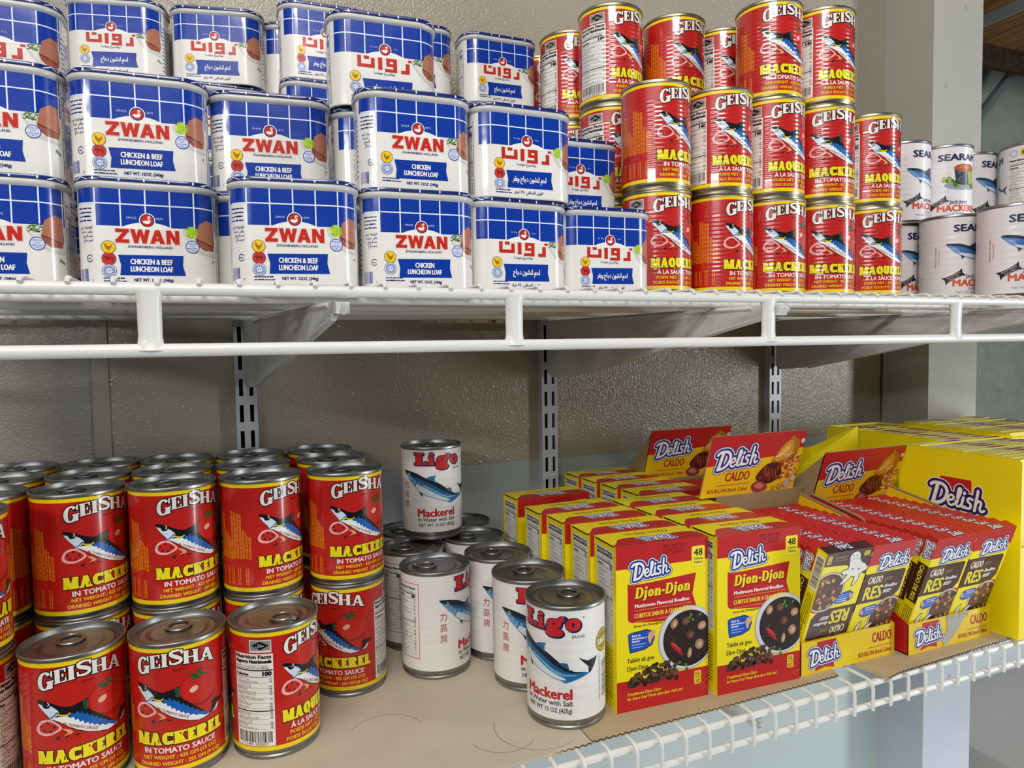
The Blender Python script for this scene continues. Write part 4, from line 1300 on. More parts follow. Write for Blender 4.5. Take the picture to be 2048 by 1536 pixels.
def food(a, cx, cy, s, lay):
    """roast chicken, meat, prawns and onions on the display header"""
    r = random.Random(9)
    f = lambda pts: spline([(cx + x * s, cy + y * s) for x, y in pts], True, 4)

    def bits(n, x0, x1, y0, y1, cols, a0, a1, ly):
        for i in range(n):
            x, y = r.uniform(x0, x1), r.uniform(y0, y1)
            a.poly(ell(cx + x * s, cy + y * s, r.uniform(a0, a1) * s, r.uniform(a0, a1) * .6 * s, 9, rot=r.uniform(0, 180)), r.choice(cols), ly + .015 * i)
    a.poly(f([(-8, 2), (-5, 10), (0, 18), (7, 24), (10, 28), (13, 25), (18, 22), (20, 14), (16, 4), (6, 0)]), 'B5701A', lay)
    a.poly(f([(-5, 5), (-1, 14), (7, 22), (12, 22), (14, 14), (8, 6), (0, 3)]), 'D8942A', lay + .3)
    a.poly(f([(-2, 8), (3, 15), (8, 19), (9, 14), (4, 9)]), 'EDB850', lay + .5)
    a.stroke(f([(15, 4), (16, 12), (13, 19)])[:9], 0.9 * s, '9A5A14', lay + .6, cap=False)
    bits(46, 4, 25, -14, 6, ('B0561E', 'D07A30', '8E3C14', 'E39B4C', 'A8481A', 'C86A28'), 1.8, 3.4, lay + .7)
    a.poly(f([(-22, -12), (-18, -4), (-12, 1), (-2, 2), (4, -3), (6, -10), (0, -17), (-12, -19)]), '4E1810', lay + 1.5)
    bits(16, -18, 3, -14, -1, ('6E2418', '8A3420', '5A1C12', '7C2C1C'), 2.2, 4.2, lay + 1.7)
    for i in range(4):
        a.stroke([(cx + (-14 + 4 * i) * s, cy + (-2 - i) * s), (cx + (-10 + 4 * i) * s, cy + (-11 - i) * s)], 0.6 * s, 'B86848', lay + 2.1, cap=False)
    a.poly(f([(-25, -20), (-20, -15), (-12, -17), (-6, -22), (-10, -26), (-20, -26)]), '9A3A34', lay + 2.0); a.poly(f([(-22, -20), (-17, -17), (-11, -20), (-14, -23)]), 'C87A70', lay + 2.2)
    for i in range(12):
        x, y = r.uniform(-6, 22), r.uniform(-14, 14)
        a.stroke([(cx + x * s, cy + y * s), (cx + (x + r.uniform(4, 8)) * s, cy + (y + r.uniform(-3, 5)) * s)], 0.7 * s, 'EADFC6', lay + 2.2, cap=False)
    for x, y, q, c in ((15, -21, 4.2, 'CFA8A4'), (21, -16, 3.4, 'D8B8B0'), (8, -23, 3.2, 'C88A2A'), (1, -24, 2.6, 'D89A38'), (22, 21, 2.6, 'E2CFCB')):
        a.poly(ell(cx + x * s, cy + y * s, q * s, q * s, 14), '8A5A4A', lay + 2.1); a.poly(ell(cx + (x + .3) * s, cy + (y + .3) * s, q * .88 * s, q * .88 * s, 14), c, lay + 2.3)
    bits(7, -2, 24, -24, 22, ('5E8A2C', '7AA03C'), 0.8, 1.5, lay + 2.4)


def header_art(w, h):
    a = Art()
    a.poly(rect(0, w, 0, h), 'E9BE14', 0)
    a.poly([(0, h), (w, h), (w, h * .72), (w * .7, h * .60), (w * .45, h * .58), (w * .2, h * .54), (0, h * .52)], BR, 1)
    script_logo(a, w * .30, h * .62, w * .44, 8, LOGO, rot=4)
    a.text('CALDO', w * .22, h * .25, h * .145, 'A8221C', 4, w=w * .25, al='L', bold=0.4)
    a.poly(rect(w * .15, w * .49, h * .18, h * .19), 'A8221C', 4)
    a.text('BOUILLON Stock Cubes', w * .06, h * .07, h * .06, 'A8221C', 4, w=w * .42, al='L', bold=0.15)
    food(a, w * .76, h * .46, h / 58, 5)
    o = Art()
    for v, f, c, l in a.items:
        o.items.append(([(min(max(x, 0), w), min(max(y, 0), h)) for x, y in v], f, c, l))
    return o


def lip_art(w, h):
    a = Art()
    a.poly(rect(0, w, 0, h), 'E8C616', 0)
    a.poly([(w * .16, h * .95), (w * .36, h * .95), (w * .335, h * .2), (w * .34, h * .06), (w * .24, h * .14), (w * .14, h * .06), (w * .15, h * .2)], BR, 1)
    script_logo(a, w * .235, h * .5, w * .31, 8, LOGO, rot=3)
    a.text('CALDO', w * .96, h * .52, h * .30, 'A8221C', 4, w=w * .21, al='R', bold=0.4)
    a.poly(rect(w * .70, w * .96, h * .36, h * .38), 'A8221C', 4)
    a.text('BOUILLON Stock Cubes', w * .96, h * .14, h * .14, 'A8221C', 4, w=w * .36, al='R', bold=0.15)
    return a


def carton_art(w, h):
    """side of the tall display carton; u runs towards the viewer"""
    a = Art()
    a.poly(rect(0, w, 0, h), 'F2DC0C', 0)
    a.poly(rrect(w * .37, w * .63, h * .68, h * .85, 2), BR, 1)
    script_logo(a, w * .51, h * .735, w * .46, 8, [('231A62', 0.14), ('F3F1EC', 0.19)], rot=-2)
    return a

# ------------------------------------------------------------------ the place: walls, column, room beyond
random.seed(4)


def plain(name, boxes, m, kind=True):
    b = MB()
    for q in boxes:
        b.box(*q, m)
    o = b.build(name, None, W3(0, 0, 0))
    return structure(o) if kind else o


WALL_Y = 925
plain('wall_back', [(-129, 1123, WALL_Y, WALL_Y + 40, -166, 1000)], mat('A89F8E', 'panel'))
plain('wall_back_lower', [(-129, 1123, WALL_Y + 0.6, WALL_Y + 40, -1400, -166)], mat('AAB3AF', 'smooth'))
plain('wall_back_left', [(-1100, -146, WALL_Y, WALL_Y + 40, -1400, 1000)], mat('9F9B90', 'dull'))
plain('trim_1', [(-146, -129, WALL_Y - 2, WALL_Y + 40, -1400, 1000)], mat('A39B8A', 'paint'))
plain('column_right', [(1123, 1247, 832, 1000, -300, 1000)], mat('ACA99F', 'wall'))
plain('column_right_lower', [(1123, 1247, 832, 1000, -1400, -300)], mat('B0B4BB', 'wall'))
b = MB()
for x, y, z, r in ((1205, 831.5, 574, 5), (1157, 831.5, 435, 4), (1190, 831.5, -610, 4)):
    b.lathe([(0.01, 1.2), (r * .6, 1.0), (r, 0)], mat('ACA99F', 'wall'), 12)
    n = 12 * 3
    b.v[-n:] = [(x + p[0], y - p[2], z + p[1]) for p in b.v[-n:]]
structure(b.build('trim_2', None, W3(0, 0, 0)))
plain('wall_far', [(1247, 4200, 1400, 1440, -1400, 1300)], mat('82877C', 'rough'))
plain('wall_far_daylit', [(1247, 4200, 1388, 1399, -1400, -560)], mat('EEF3F8', 'paint'))  # same far wall; low daylight is put into this paler colour
plain('floor', [(-1600, 4200, -2600, 1400, -1420, -1400)], mat('8C8A86', 'rough'))
# timber loft shelf, steel edge and brace seen past the column
zb = 805
o = plain('loft_shelf', [(1790, 3000, 700, 1298, zb, zb + 45)], mat('8A6438', 'wood'), False)
tag(o, 'timber loft boards at the top right beyond the painted column', 'shelf')
b = MB(); b.box(1776, 1790, 700, 1298, zb - 22, zb + 4, mat('6C706E', 'paint'))
b.box(1790, 3000, 1284, 1298, zb - 60, zb - 1, mat('3A2A1A', 'wood'))
o = b.build('steel_edge_rail', None, W3(0, 0, 0)); tag(o, 'grey steel edge rail under the timber loft boards', 'rail')
b = MB(); b.tube([(1990, 1340, 625), (2250, 1340, 885)], 13, mat('5A6062', 'paint'), 8)
o = b.build('diagonal_brace', None, W3(0, 0, 0)); tag(o, 'dark grey diagonal steel brace beyond the painted column', 'brace')
b = MB()
b.box(1740, 3000, 1000, 1386, -1120, -1050, mat('B9B7AC', 'paint')); b.box(1730, 3000, 985, 1010, -1150, -1095, mat('D8DAD8', 'paint')); b.box(1740, 3000, 1010, 1386, -1400, -1150, mat('3C4044', 'paint'))
o = b.build('low_bench', None, W3(0, 0, 0)); tag(o, 'low pale bench with a white edge at the bottom right corner', 'bench')
# rust stained crack in the panel joint
b = MB(); pts = [(1121, 924, 10), (1122, 924, -40), (1120.5, 924, -70), (1122, 924, -100), (1121, 924, -150)]
b.tube(pts, [1.6, 2.4, 1.4, 1.8, 0.6], mat('6A4A2A', 'rough'), 6)
structure(b.build('trim_3', None, W3(0, 0, 0)))

# ------------------------------------------------------------------ shelf standards and brackets
STEEL = mat('B9B9B8', 'steel')
GREY = mat('BDC0C2', 'paint')
LIGHT = mat('D5D6D3', 'paint')
DARK = mat('1A1B1C', 'matte')


def make_standard():
    b = MB(); w, d = 25, 13
    z0, z1 = -420, 46
    b.box(-w / 2, -w / 2 + 1.5, -d, 0, z0, z1, GREY); b.box(w / 2 - 1.5, w / 2, -d, 0, z0, z1, GREY)
    z = z0
    sl = []
    while z < z1:
        sl.append(z); z += 32.2
    for x0, x1 in ((-w / 2 + 1.5, -8.2), (-3.6, 3.6), (8.2, w / 2 - 1.5)):
        b.box(x0, x1, -d, -d + 1.6, z0, z1, GREY)
    for z in sl:
        for x0, x1 in ((-8.2, -3.6), (3.6, 8.2)):
            b.box(x0, x1, -d, -d + 1.6, z, z + 11, GREY)
    b.box(-w / 2 + 1.5, w / 2 - 1.5, -1.5, -0.2, z0, z1, DARK)
    root = empty('shelf_standard', W3(20, WALL_Y, 0))
    b.build('slotted_channel', root)
    return root


STD = [(20, 'first grey slotted shelf standard from the left, behind the red cans'), (434, 'grey slotted shelf standard behind the white mackerel cans'),
       (858, 'grey slotted shelf standard behind the back display tray')]
std = make_standard()
for i, (x, lab) in enumerate(STD):
    if i == 0:
        tag(std, lab, 'shelf standard', 'slotted standards on the wall')
    else:
        copy_tree(std, W3(x, WALL_Y, 0), 0, lab, 'shelf standard', 'slotted standards on the wall')


def make_bracket(name, top, hook=True):
    """plate from the standard (y = 0) out to the front rod (y = -390); origin at the wall end of its top edge"""
    root = empty(name, W3(0, 0, 0))
    b = MB()
    prof = [(0, 0), (-60, 0), (-372, 0), (-392, -3), (-394, -9), (-372, -14), (-230, -44), (-60, -78), (-6, -82), (0, -76)]
    sk = 0.15
    fr = lambda y, z, d: (-y * sk - 1.2 + d, y, z)
    b.prism(prof, fr, 2.4, LIGHT)
    # rolled stiffening lips on the sloping edge and along the top
    b.tube([(9 + 1.5, -60, -77), (34.5 + 1.5, -230, -43), (56, -372, -13)], 2.6, LIGHT, 8)
    b.tube([(9, -60, -3), (54, -360, -3)], 2.6, LIGHT, 8)
    b.build('plate', root)
    h = MB()
    h.box(54, 64, -396, -376, -11, -2.5, LIGHT); h.tube([(59, -390, -6), (59.5, -396, -9), (60, -400, -5), (60, -400, -4)], 3.0, LIGHT, 8)
    h.build('front_hook', root)
    return root


br = make_bracket('shelf_bracket', 0)
UPB = [(20, 0.0, 'white shelf bracket under the upper shelf, nearest the left edge'), (434, 0.0, 'white shelf bracket in the middle of the upper shelf'),
       (858, 0.0, 'white shelf bracket with a printed sticker under the right end of the upper shelf')]
for i, (x, rz, lab) in enumerate(UPB):
    loc = W3(x, WALL_Y - 14.5, 37.6)
    if i == 0:
        br.location = loc; tag(br, lab, 'shelf bracket', 'brackets of the upper shelf'); o = br
    else:
        o = copy_tree(br, loc, rz, lab, 'shelf bracket', 'brackets of the upper shelf')
    if i == 2:
        a = Art(); a.poly(rect(0, 62, 0, 18), 'D5D6D3', 0); a.text('SHELF BRACKET', 2, 12, 2.4, '3A3A3C', 1, w=22, al='L'); a.fine(2, 24, 8, 1.4, '3A3A3C', 1, 2)
        a.fine(2, 20, 4.5, 1.4, '3A3A3C', 1, 3); a.text('16"', 27, 6, 6, '2A2A2C', 1, w=8, al='L', bold=.2); a.bars(40, 60, 3, 15, '2A2A2C', 1, 4)
        me = lay_art(a, on_plane((19.0, -110, -42), Vector((0.15, -1, 0)).normalized(), (0, 0, 1)), [], 'paint', 'sticker')
        s = bpy.data.objects.new('sticker', me); COL.objects.link(s); s.parent = o; s['label'] = 'small printed sticker with a bar code'
for x, rz, lab in ((434, -4.6, 'white bracket under the lower shelf below the yellow boxes'), (858, -2.0, 'white bracket under the lower shelf near its right end')):
    o = copy_tree(br, W3(x, WALL_Y - 14.5, -359.5), radians(rz), lab, 'shelf bracket', 'brackets of the lower shelf')
    o.scale = (1, 1.0, 1)
b = MB(); b.lathe([(0.01, 5), (3, 4.6), (4.5, 2), (4.5, 0)], mat('8A1A18', 'card'), 16)
b.v = [(p[0], -p[2], p[1]) for p in b.v]
o = b.build('push_pin', None, W3(353, WALL_Y, 41)); tag(o, 'small dark red pin stuck in the wall under the upper shelf', 'pin')

# ------------------------------------------------------------------ wire shelves
WIRE = mat('E4E3DC', 'paint')
root = empty('wire_shelf', W3(0, 520, 42.7)); tag(root, 'white wire shelf with a hanging front rail, carrying the tins', 'wire shelf')
b = MB()
for y in (520, 597, 700):
    b.tube([(-460, y - 520, 0), (1500, y - 520, 0)], 4.4, WIRE, 12)
for y in (800, 905):
    b.tube([(-460, y - 520, 0), (1108, y - 520, 0)], 4.4, WIRE, 12)
b.build('long_rods', root)
b = MB(); k = 0
x = -448.0
while x < 1490:
    y1 = 392 if x < 1110 else 304
    b.tube([(x, -5.5, 3.0), (x, -3.6, 5.6), (x, 0, 6.4), (x, y1, 6.4)], 1.55, WIRE, 8)
    b.tube([(x - 1.2, 0, 5.6), (x, 0, 6.4), (x + 1.2, 0, 5.6)], 1.9, WIRE, 6)
    x += 25.4
b.build('cross_wires', root)
b = MB(); b.tube([(-460, 0, -41), (1500, 0, -41)], 4.6, WIRE, 14); b.build('front_rail', root)
for i in range(-1, 6):
    x = -47 + 263.5 * i
    b = MB(); b.tube([(x, 0, -1), (x, 0, -8), (x, 0, -32), (x, 0, -39), (x, 0, -41)], [9.5, 7.6, 7.4, 8.4, 10.5], WIRE, 16)
    b.v = [(x + (p[0] - x), p[1] * 0.62, p[2]) for p in b.v]
    b.build('rail_post', root)

root = empty('wire_shelf', W3(0, 520, -347.4)); tag(root, 'white wire shelf with a turned-down front lip, carrying cans and yellow boxes on cardboard', 'wire shelf')
b = MB()
for y, z in ((-13, -6.6), (100, -6.6), (200, -6.6), (300, -6.6)):
    b.tube([(-460, y, z), (1500, y, z)], 3.4, WIRE, 12)
b.tube([(-460, 390, -6.6), (1108, 390, -6.6)], 3.4, WIRE, 12)
b.tube([(-460, -14.5, -29)] + [(1500, -14.5, -29)], 3.2, WIRE, 12)
b.build('long_rods', root)
b = MB(); x = -454.5
while x < 1490:
    y1 = 394 if x < 1110 else 305
    b.tube([(x, y1, -1.6), (x, -11, -1.6), (x, -15, -2.4), (x, -18, -5), (x, -19.4, -10), (x, -19.4, -32)], 1.75, WIRE, 8)
    x += 25.75
b.build('cross_wires', root)

# ------------------------------------------------------------------ cardboard liners
ZL = -344.2
BOARD = mat('CBBEA8', 'board')
BROWN = mat('BCA684', 'board')
EDGE = mat('4A3726', 'matte')


def liner(poly, m, lab, wavy):
    b = MB()
    b.prism(poly, lambda x, y, d: (x, y, -d), 3.0, m)
    for (x0, y0), (x1, y1) in wavy:
        L = hypot(x1 - x0, y1 - y0); n = int(L / 1.3); nx, ny = (y1 - y0) / L, -(x1 - x0) / L
        pts = []
        for i in range(n + 1):
            t = i / n; w = sin(i * pi / 2.5) * 0.75
            pts.append((x0 + (x1 - x0) * t + nx * 0.25, y0 + (y1 - y0) * t + ny * 0.25, -1.5 + w))
        b.tube(pts, 0.55, EDGE, 5)
    o = b.build('cardboard_liner', None, W3(0, 0, ZL)); tag(o, lab, 'cardboard', 'cardboard liners on the lower shelf')
    return o


l1 = liner([(-400, 514), (195, 514), (281, 516), (281, 905), (-400, 905)], BOARD, 'pale beige cardboard sheet under the red and white cans', [((-400, 514), (281, 516))])
l2 = liner([(283, 517.5), (440, 518.5), (574, 520), (577, 527), (577, 905), (283, 905)], BROWN, 'brown corrugated sheet under the yellow mushroom bouillon boxes', [((283, 517.5), (574, 520))])
l3 = liner([(609, 527), (616, 495), (636, 499), (822, 509), (1000, 512), (1000, 905), (609, 905)], BROWN, 'brown corrugated sheet under the right-hand display tray and carton', [((616, 495), (636, 499)), ((636, 499), (1000, 512))])
b = MB()
for cx, cy, r, a0, a1 in ((250, 560, 40, 150, 300), (215, 560, 30, 190, 320), (120, 600, 34, 10, 150), (60, 560, 38, 200, 330)):
    b.tube([(cx + r * cos(radians(a)), cy + r * sin(radians(a)), 0.05) for a in range(a0, a1, 6)], 0.28, mat('8A7A66', 'matte'), 4)
b.build('scuff_marks', l1, (0, 0, 0))

# ------------------------------------------------------------------ round cans
SEG = 72
CGRID = [2 * pi * k / SEG * 37.0 for k in range(-SEG, 2 * SEG + 1)]


def make_can(name, art, fin, tone):
    root = empty(name, W3(0, 0, 0)); H = H_CAN
    b = MB()
    b.lathe([(0.01, 3.0), (31, 3.0), (33.5, 1.4), (34.4, 0.3), (35.6, 0.0), (36.3, 0.5), (36.4, 2.6), (35.5, 3.6), (35.6, 4.2), (36.6, 5.4), (R_CAN, 6.6), (R_CAN, H - 5.6),
             (36.7, H - 4.6), (37.3, H - 3.9), (38.0, H - 3.2), (38.1, H - 0.9), (37.7, H - 0.2), (37.2, H), (36.8, H - 0.3)], tone, SEG)
    b.build('can_body', root)
    b = MB()
    b.lathe([(36.8, H - 0.3), (36.5, H - 4.6), (36.0, H - 5.4), (34.8, H - 5.4), (34.2, H - 4.8), (33.6, H - 4.4), (30, H - 4.4), (29.4, H - 4.0), (28.2, H - 4.0), (27.6, H - 4.5),
             (22, H - 4.5), (21.4, H - 4.2), (20.2, H - 4.2), (19.6, H - 4.5), (0.01, H - 4.5)], tone, SEG)
    b.build('lid', root)
    b = MB(); z = H - 2.9
    ring = [(0, 11.5 - 8.0 * 0, 0)]
    pts = [(9.2 * cos(t), 8 + 11.0 * sin(t) * (1.0 if sin(t) > 0 else 0.8), z + 0.35 * sin(t)) for t in [2 * pi * k / 28 for k in range(29)]]
    b.tube(pts, 1.6, tone, 8, 0.6)
    b.prism([(-5.6, 1.8), (5.6, 1.8), (6.4, 6), (4.5, 22), (-4.5, 22), (-6.4, 6)][:0] or [(-6.6, 16), (6.6, 16), (5.0, 21), (3, 24), (-3, 24), (-5.0, 21)], lambda x, y, d: (x, y, z + 0.5 - d), 1.2, tone)
    b.lathe([(0.01, z + 1.3), (2.2, z + 1.1), (2.8, z - 0.8), (2.8, H - 4.6)], tone, 14, 0, 20.5)
    b.build('pull_tab', root)
    me = lay_art(art, on_cylinder(37.0), CGRID, fin, 'label')
    o = bpy.data.objects.new('label', me); COL.objects.link(o); o.parent = root
    return root


TIN_STEEL = mat('9A9A98', 'steel')
GOLD_STEEL = mat('A59C84', 'steel')
proto = {}
proto['low'] = make_can('mackerel_can', geisha_art('100'), 'gloss', TIN_STEEL)
proto['up'] = make_can('mackerel_can', geisha_art('140'), 'can', GOLD_STEEL)
proto['ligo'] = make_can('mackerel_can', ligo_art(), 'paper', TIN_STEEL)
proto['seara'] = make_can('mackerel_can', seara_art(), 'paper', TIN_STEEL)
_first = set()


def put(kind, x, y, z, rot, label, cat, group):
    """rot: how far the print is turned to the right as the camera sees it (degrees)"""
    rz = radians(rot) - atan2(x, y)
    if kind not in _first:
        _first.add(kind)
        p = proto[kind]; p.location = W3(x, y, z); p.rotation_euler = (0, 0, rz)
        return tag(p, label, cat, group)
    return copy_tree(proto[kind], W3(x, y, z), rz, label, cat, group)


PC = 111.5   # stacking pitch of the round cans
ZU = 50.7
ORD = ['first', 'second', 'third', 'fourth', 'fifth', 'sixth', 'seventh', 'eighth', 'ninth', 'tenth', 'eleventh', 'twelfth', 'thirteenth']

# lower shelf: block of red cans two high
g = 'red mackerel cans stacked on the lower shelf'
COLS = ['leftmost', 'second', 'third', 'fourth', 'fifth']
rows = [('front', [(-207, 730), (-129.5, 724), (-52, 717), (26, 717), (107, 716)], [130, 30, 27, 46, 27], [130, 30, 30, 40, -24]),
        ('middle', [(-210, 808), (-133, 801.5), (-56, 795), (22, 794), (104, 794)], [20] * 5, [20] * 5),
        ('back', [(-214, 885), (-133, 878), (-57, 872), (21, 871), (101, 871)], [10] * 5, [10] * 5)]
for rn, xy, up, dn in rows:
    for i, (x, y) in enumerate(xy):
        where = ('end' if i == 4 else COLS[i]) + ' column of the ' + rn + ' row'
        if rn == 'front' or i == 4:
            put('low', x, y, ZL, dn[i], 'red mackerel can, bottom one, lower shelf, %s' % where, 'can', g)
        else:
            put('low', x, y, ZL, dn[i], 'red mackerel can, mostly hidden bottom one, lower shelf, %s' % where, 'can', g)
        put('low', x, y, ZL + PC, up[i], 'red mackerel can, top one, lower shelf, %s' % where, 'can', g)
put('low', -203, 651, ZL, -40, 'red mackerel can cut by the left picture edge, showing nutrition panel, under another', 'can', g)
put('low', -203, 651, ZL + PC, -164, 'red mackerel can cut by the left edge, upper can in front of the block', 'can', g)
put('low', -124.6, 647, ZL, 8.5, 'leftmost of the three single red mackerel cans standing in front of the block', 'can', g)
put('low', -46.9, 640, ZL, -5, 'middle one of three single red mackerel cans at front, whole tomato showing', 'can', g)
put('low', 29.7, 638, ZL, -122.5, 'red mackerel can at the front showing its nutrition panel, rightmost of three singles', 'can', g)

# white mackerel cans with red brand word
g = 'white mackerel cans with a red brand word'
for x, y, z, r, lab in ((285.8, 573, ZL, -23, 'white mackerel can at the very front, full word and fish tail showing'),
                        (281.4, 649.5, ZL, 28, 'white mackerel can right behind the frontmost one, fish head showing'),
                        (277, 726, ZL, 46, 'third white mackerel can in the row beside the yellow boxes'),
                        (275, 803, ZL, 60, 'fourth white mackerel can in the row beside the yellow boxes, lid mostly showing'),
                        (199.7, 714.6, ZL, 79, 'white mackerel can on the cardboard with its red framed facts panel showing'),
                        (193.5, 792, ZL, 92, 'white mackerel can behind the one with the facts panel, next to the red cans'),
                        (207, 869, ZL, 60, 'back left white mackerel can under the raised one'),
                        (285, 879.5, ZL, 40, 'back right white mackerel can under the raised one'),
                        (231.7, 834, ZL + PC + 1.7, 13, 'white mackerel can raised on top of the others, near the wall')):
    put('ligo', x, y, z, r, lab, 'can', g)

# upper shelf: red cans
g = 'red mackerel cans stacked on the upper shelf'
E_, F_ = 0, -180
low3 = [(443, 651, 41 + F_), (524, 646, 60), (601, 646, 38), (677.5, 645, 33), (758, 646, 36 + F_)]
mid3 = [(441, 649, 55), (520, 643, 42 + F_), (597, 644, 47 + F_), (674, 643, 33), (756, 647, 47 + F_)]
cn = ['first', 'second', 'third', 'fourth', 'fifth']
for i in range(5):
    x, y, r = low3[i]; put('up', x, y, ZU, r, 'red mackerel can, upper shelf, bottom tier, front row, %s from left' % cn[i], 'can', g)
    x, y, r = mid3[i]; put('up', x, y, ZU + PC, r, 'red mackerel can, upper shelf, second tier, front row, %s from left' % cn[i], 'can', g)
put('up', 603, 654, ZU + 2 * PC, 38, 'red mackerel can cut by the top picture edge, over the third front column', 'can', g)
put('up', 675, 645, ZU + 2 * PC, 47 + F_, 'red mackerel can on the top tier, rightmost one there, French print', 'can', g)
rowsB = [((432, 728), (52 + F_, 47 + F_, 40), 'second row, leftmost stack'), ((518, 723), (49, 30, 30), 'second row, middle stack'), ((596, 732), (49 + F_, 20, 20), 'second row, right stack'),
         ((417, 805), (37 + F_, 37 + F_, 30), 'third row, left stack'), ((496, 802), (30, 30, 30), 'third row, right stack'), ((414, 884), (40, 30, 30), 'row against the wall')]
tn = ['bottom', 'middle', 'top']
for (x, y), rr_, lab in rowsB:
    for k in (2, 1, 0):
        put('up', x, y, ZU + PC * k, rr_[2 - k], 'red mackerel can, upper shelf, %s one, %s' % (tn[k], lab), 'can', g)

# white cans with a navy word
g = 'white mackerel cans with a navy brand word'
for x, y, k, r, lab in ((911, 646, 0, 50, 'white can with navy lettering, bottom tier, whole fish head, beside the red cans'),
                        (914, 569, 0, 41, 'white can with navy lettering, frontmost at the right end, cut by picture edge'),
                        (898, 722.5, 0, 73, 'white can with navy lettering, bottom tier, mostly hidden behind the red cans'),
                        (900, 714, 1, 69, 'white can with navy lettering, upper tier, half hidden behind the red can stack'),
                        (976, 706, 1, 34 - 180, 'white can with a serving of fish on lettuce pictured on it'),
                        (1052, 721, 1, 73, 'white can with navy lettering, upper tier, behind the one with a facts panel'),
                        (1077, 646, 1, -106, 'white can with a nutrition panel facing out at the top right'),
                        (976, 710, 0, 20, 'white can under the one with a serving on lettuce'),
                        (1052, 724, 0, 20, 'white can under the upper one behind the facts panel'),
                        (1077, 646, 0, 20, 'white can under the one with the facts panel, outside the picture edge')):
    put('seara', x, y, ZU + PC * k, r, lab, 'can', g)

# ------------------------------------------------------------------ luncheon meat tins
TGRID = tin_grid()
LOOP = lambda off: tin_loop(off)


def make_tin(beef):
    root = empty('luncheon_meat_tin', W3(0, 0, 0))
    b = MB(); grey = mat('C4C3BF', 'paint')
    b.sweep_loop(LOOP, [(-1.4, 1.4), (-1.4, 0), (-0.2, 0), (0.1, 0.5), (0.1, 1.1), (-0.1, 1.5), (-0.1, 74.2), (0.2, 74.6), (1.1, 75.4), (1.7, 76.6), (1.8, 78.2), (1.4, 79.2), (0.4, 79.9)], grey, 'b')
    b.build('tin_body', root)
    b = MB(); navy = mat('16246C', 'film')
    b.sweep_loop(LOOP, [(0.4, 79.9), (1.1, 80.0), (1.5, 80.4), (1.6, 82.2), (1.2, 83.0), (0.4, 83.2), (-0.6, 82.8), (-1.6, 79.6), (-3.2, 79.6)], navy, 't')
    lid = b.build('lid', root)
    a = Art(); p = 2 * T_HALF
    for k in range(-8, 8):
        x = -1 + 17 * k
        a.poly(rect(x - 0.6, x + 0.6, 80.3, 82.5), 'E4ECF6', 0)
    for s in (-1, 1):
        for k in (0, 1):
            u = k * T_HALF + s * 44
            a.stroke([(u - 5, 80.4), (u, 82.4), (u + 5, 80.4)], 0.6, 'E4ECF6', 0)
    me = lay_art(a, lambda u, v, h: on_tin(u, v, h + 1.6), TGRID, 'film', 'lid_stripes')
    o = bpy.data.objects.new('lid_stripes', me); COL.objects.link(o); o.parent = lid
    me = lay_art(tin_art(beef), on_tin, TGRID, 'film', 'label')
    o = bpy.data.objects.new('label', me); COL.objects.link(o); o.parent = root
    return root


proto['cb'], proto['c'] = make_tin(True), make_tin(False)
PT = 83.5


def tin(kind, x, y, tier, deg_, label, ar=False):
    rz = radians(deg_ + (180 if ar else 0))
    z = ZU + PT * tier
    g = 'luncheon meat tins on the upper shelf'
    if kind not in _first:
        _first.add(kind)
        p = proto[kind]; p.location = W3(x, y, z); p.rotation_euler = (0, 0, rz)
        return tag(p, label, 'tin', g)
    return copy_tree(proto[kind], W3(x, y, z), rz, label, 'tin', g)


L_ = 'blue and white luncheon meat tin'
tin('c', -160, 640, 0, 2, L_ + ', bottom tier, cut by the left picture edge')
tin('cb', -53.5, 630.8, 0, 0, L_ + ' for chicken and beef, bottom tier, second from left')
tin('cb', 54.9, 593, 0, -6, L_ + ' for chicken and beef, bottom tier, third from left')
tin('c', 156.8, 599.1, 0, -3, L_ + ' for chicken, English print, middle of bottom tier')
tin('c', 253.2, 609.5, 0, 2, L_ + ' for chicken, Arabic print, bottom tier', True)
tin('cb', 350.2, 616.9, 0, -3, L_ + ' with Arabic print, bottom tier, touching the red cans', True)
tin('c', -160, 645, 1, 2, L_ + ', second tier, cut by the left picture edge')
tin('cb', -57.3, 642.1, 1, -2, L_ + ' for chicken and beef, second tier, leftmost whole')
tin('cb', 42.8, 653, 1, -6, L_ + ', second tier, lower edge hidden by the tin in front')
tin('c', 156.8, 605.3, 1, -2, L_ + ' for chicken, English print, middle of second tier')
tin('cb', 257.6, 607.5, 1, 0, L_ + ' with Arabic print, second tier, right end of front', True)
tin('cb', 352, 680, 1, -2, L_ + ', second tier, set back, half hidden before red cans', True)
tin('c', -173, 735, 2, 0, L_ + ', Arabic print, cut by the top left picture corner', True)
tin('c', 142.5, 657.2, 2, -3, L_ + ', third tier, large, Arabic print, raised in the middle', True)
tin('c', -98.3, 896, 3, -12, L_ + ', top tier against the wall, leftmost whole one', True)
tin('c', 4.7, 882.1, 3, -12, L_ + ', top tier against the wall, second from left', True)
tin('cb', 115, 833, 3, -2, L_ + ', top tier, half hidden left of the raised tin', True)
tin('c', 100, 893, 3, -2, L_ + ', top tier, thin slice showing between two others', True)
tin('c', 218, 840, 3, -2, L_ + ', top tier, mostly hidden behind the raised tin', True)
tin('c', 328.2, 836.4, 3, -1, L_ + ', top tier, rightmost, beside the highest red cans', True)
tin('cb', 144, 665, 1, 0, L_ + ', second tier, facts panel showing in a narrow gap', True)
tin('c', 41, 655, 0, 0, L_ + ', bottom tier, slice showing between the second and third', True)
tin('c', -120, 822, 1, 0, L_ + ', second tier, far back in the left gap')
tin('c', 7, 882, 2, 0, L_ + ', third tier at the wall, lid showing', True)
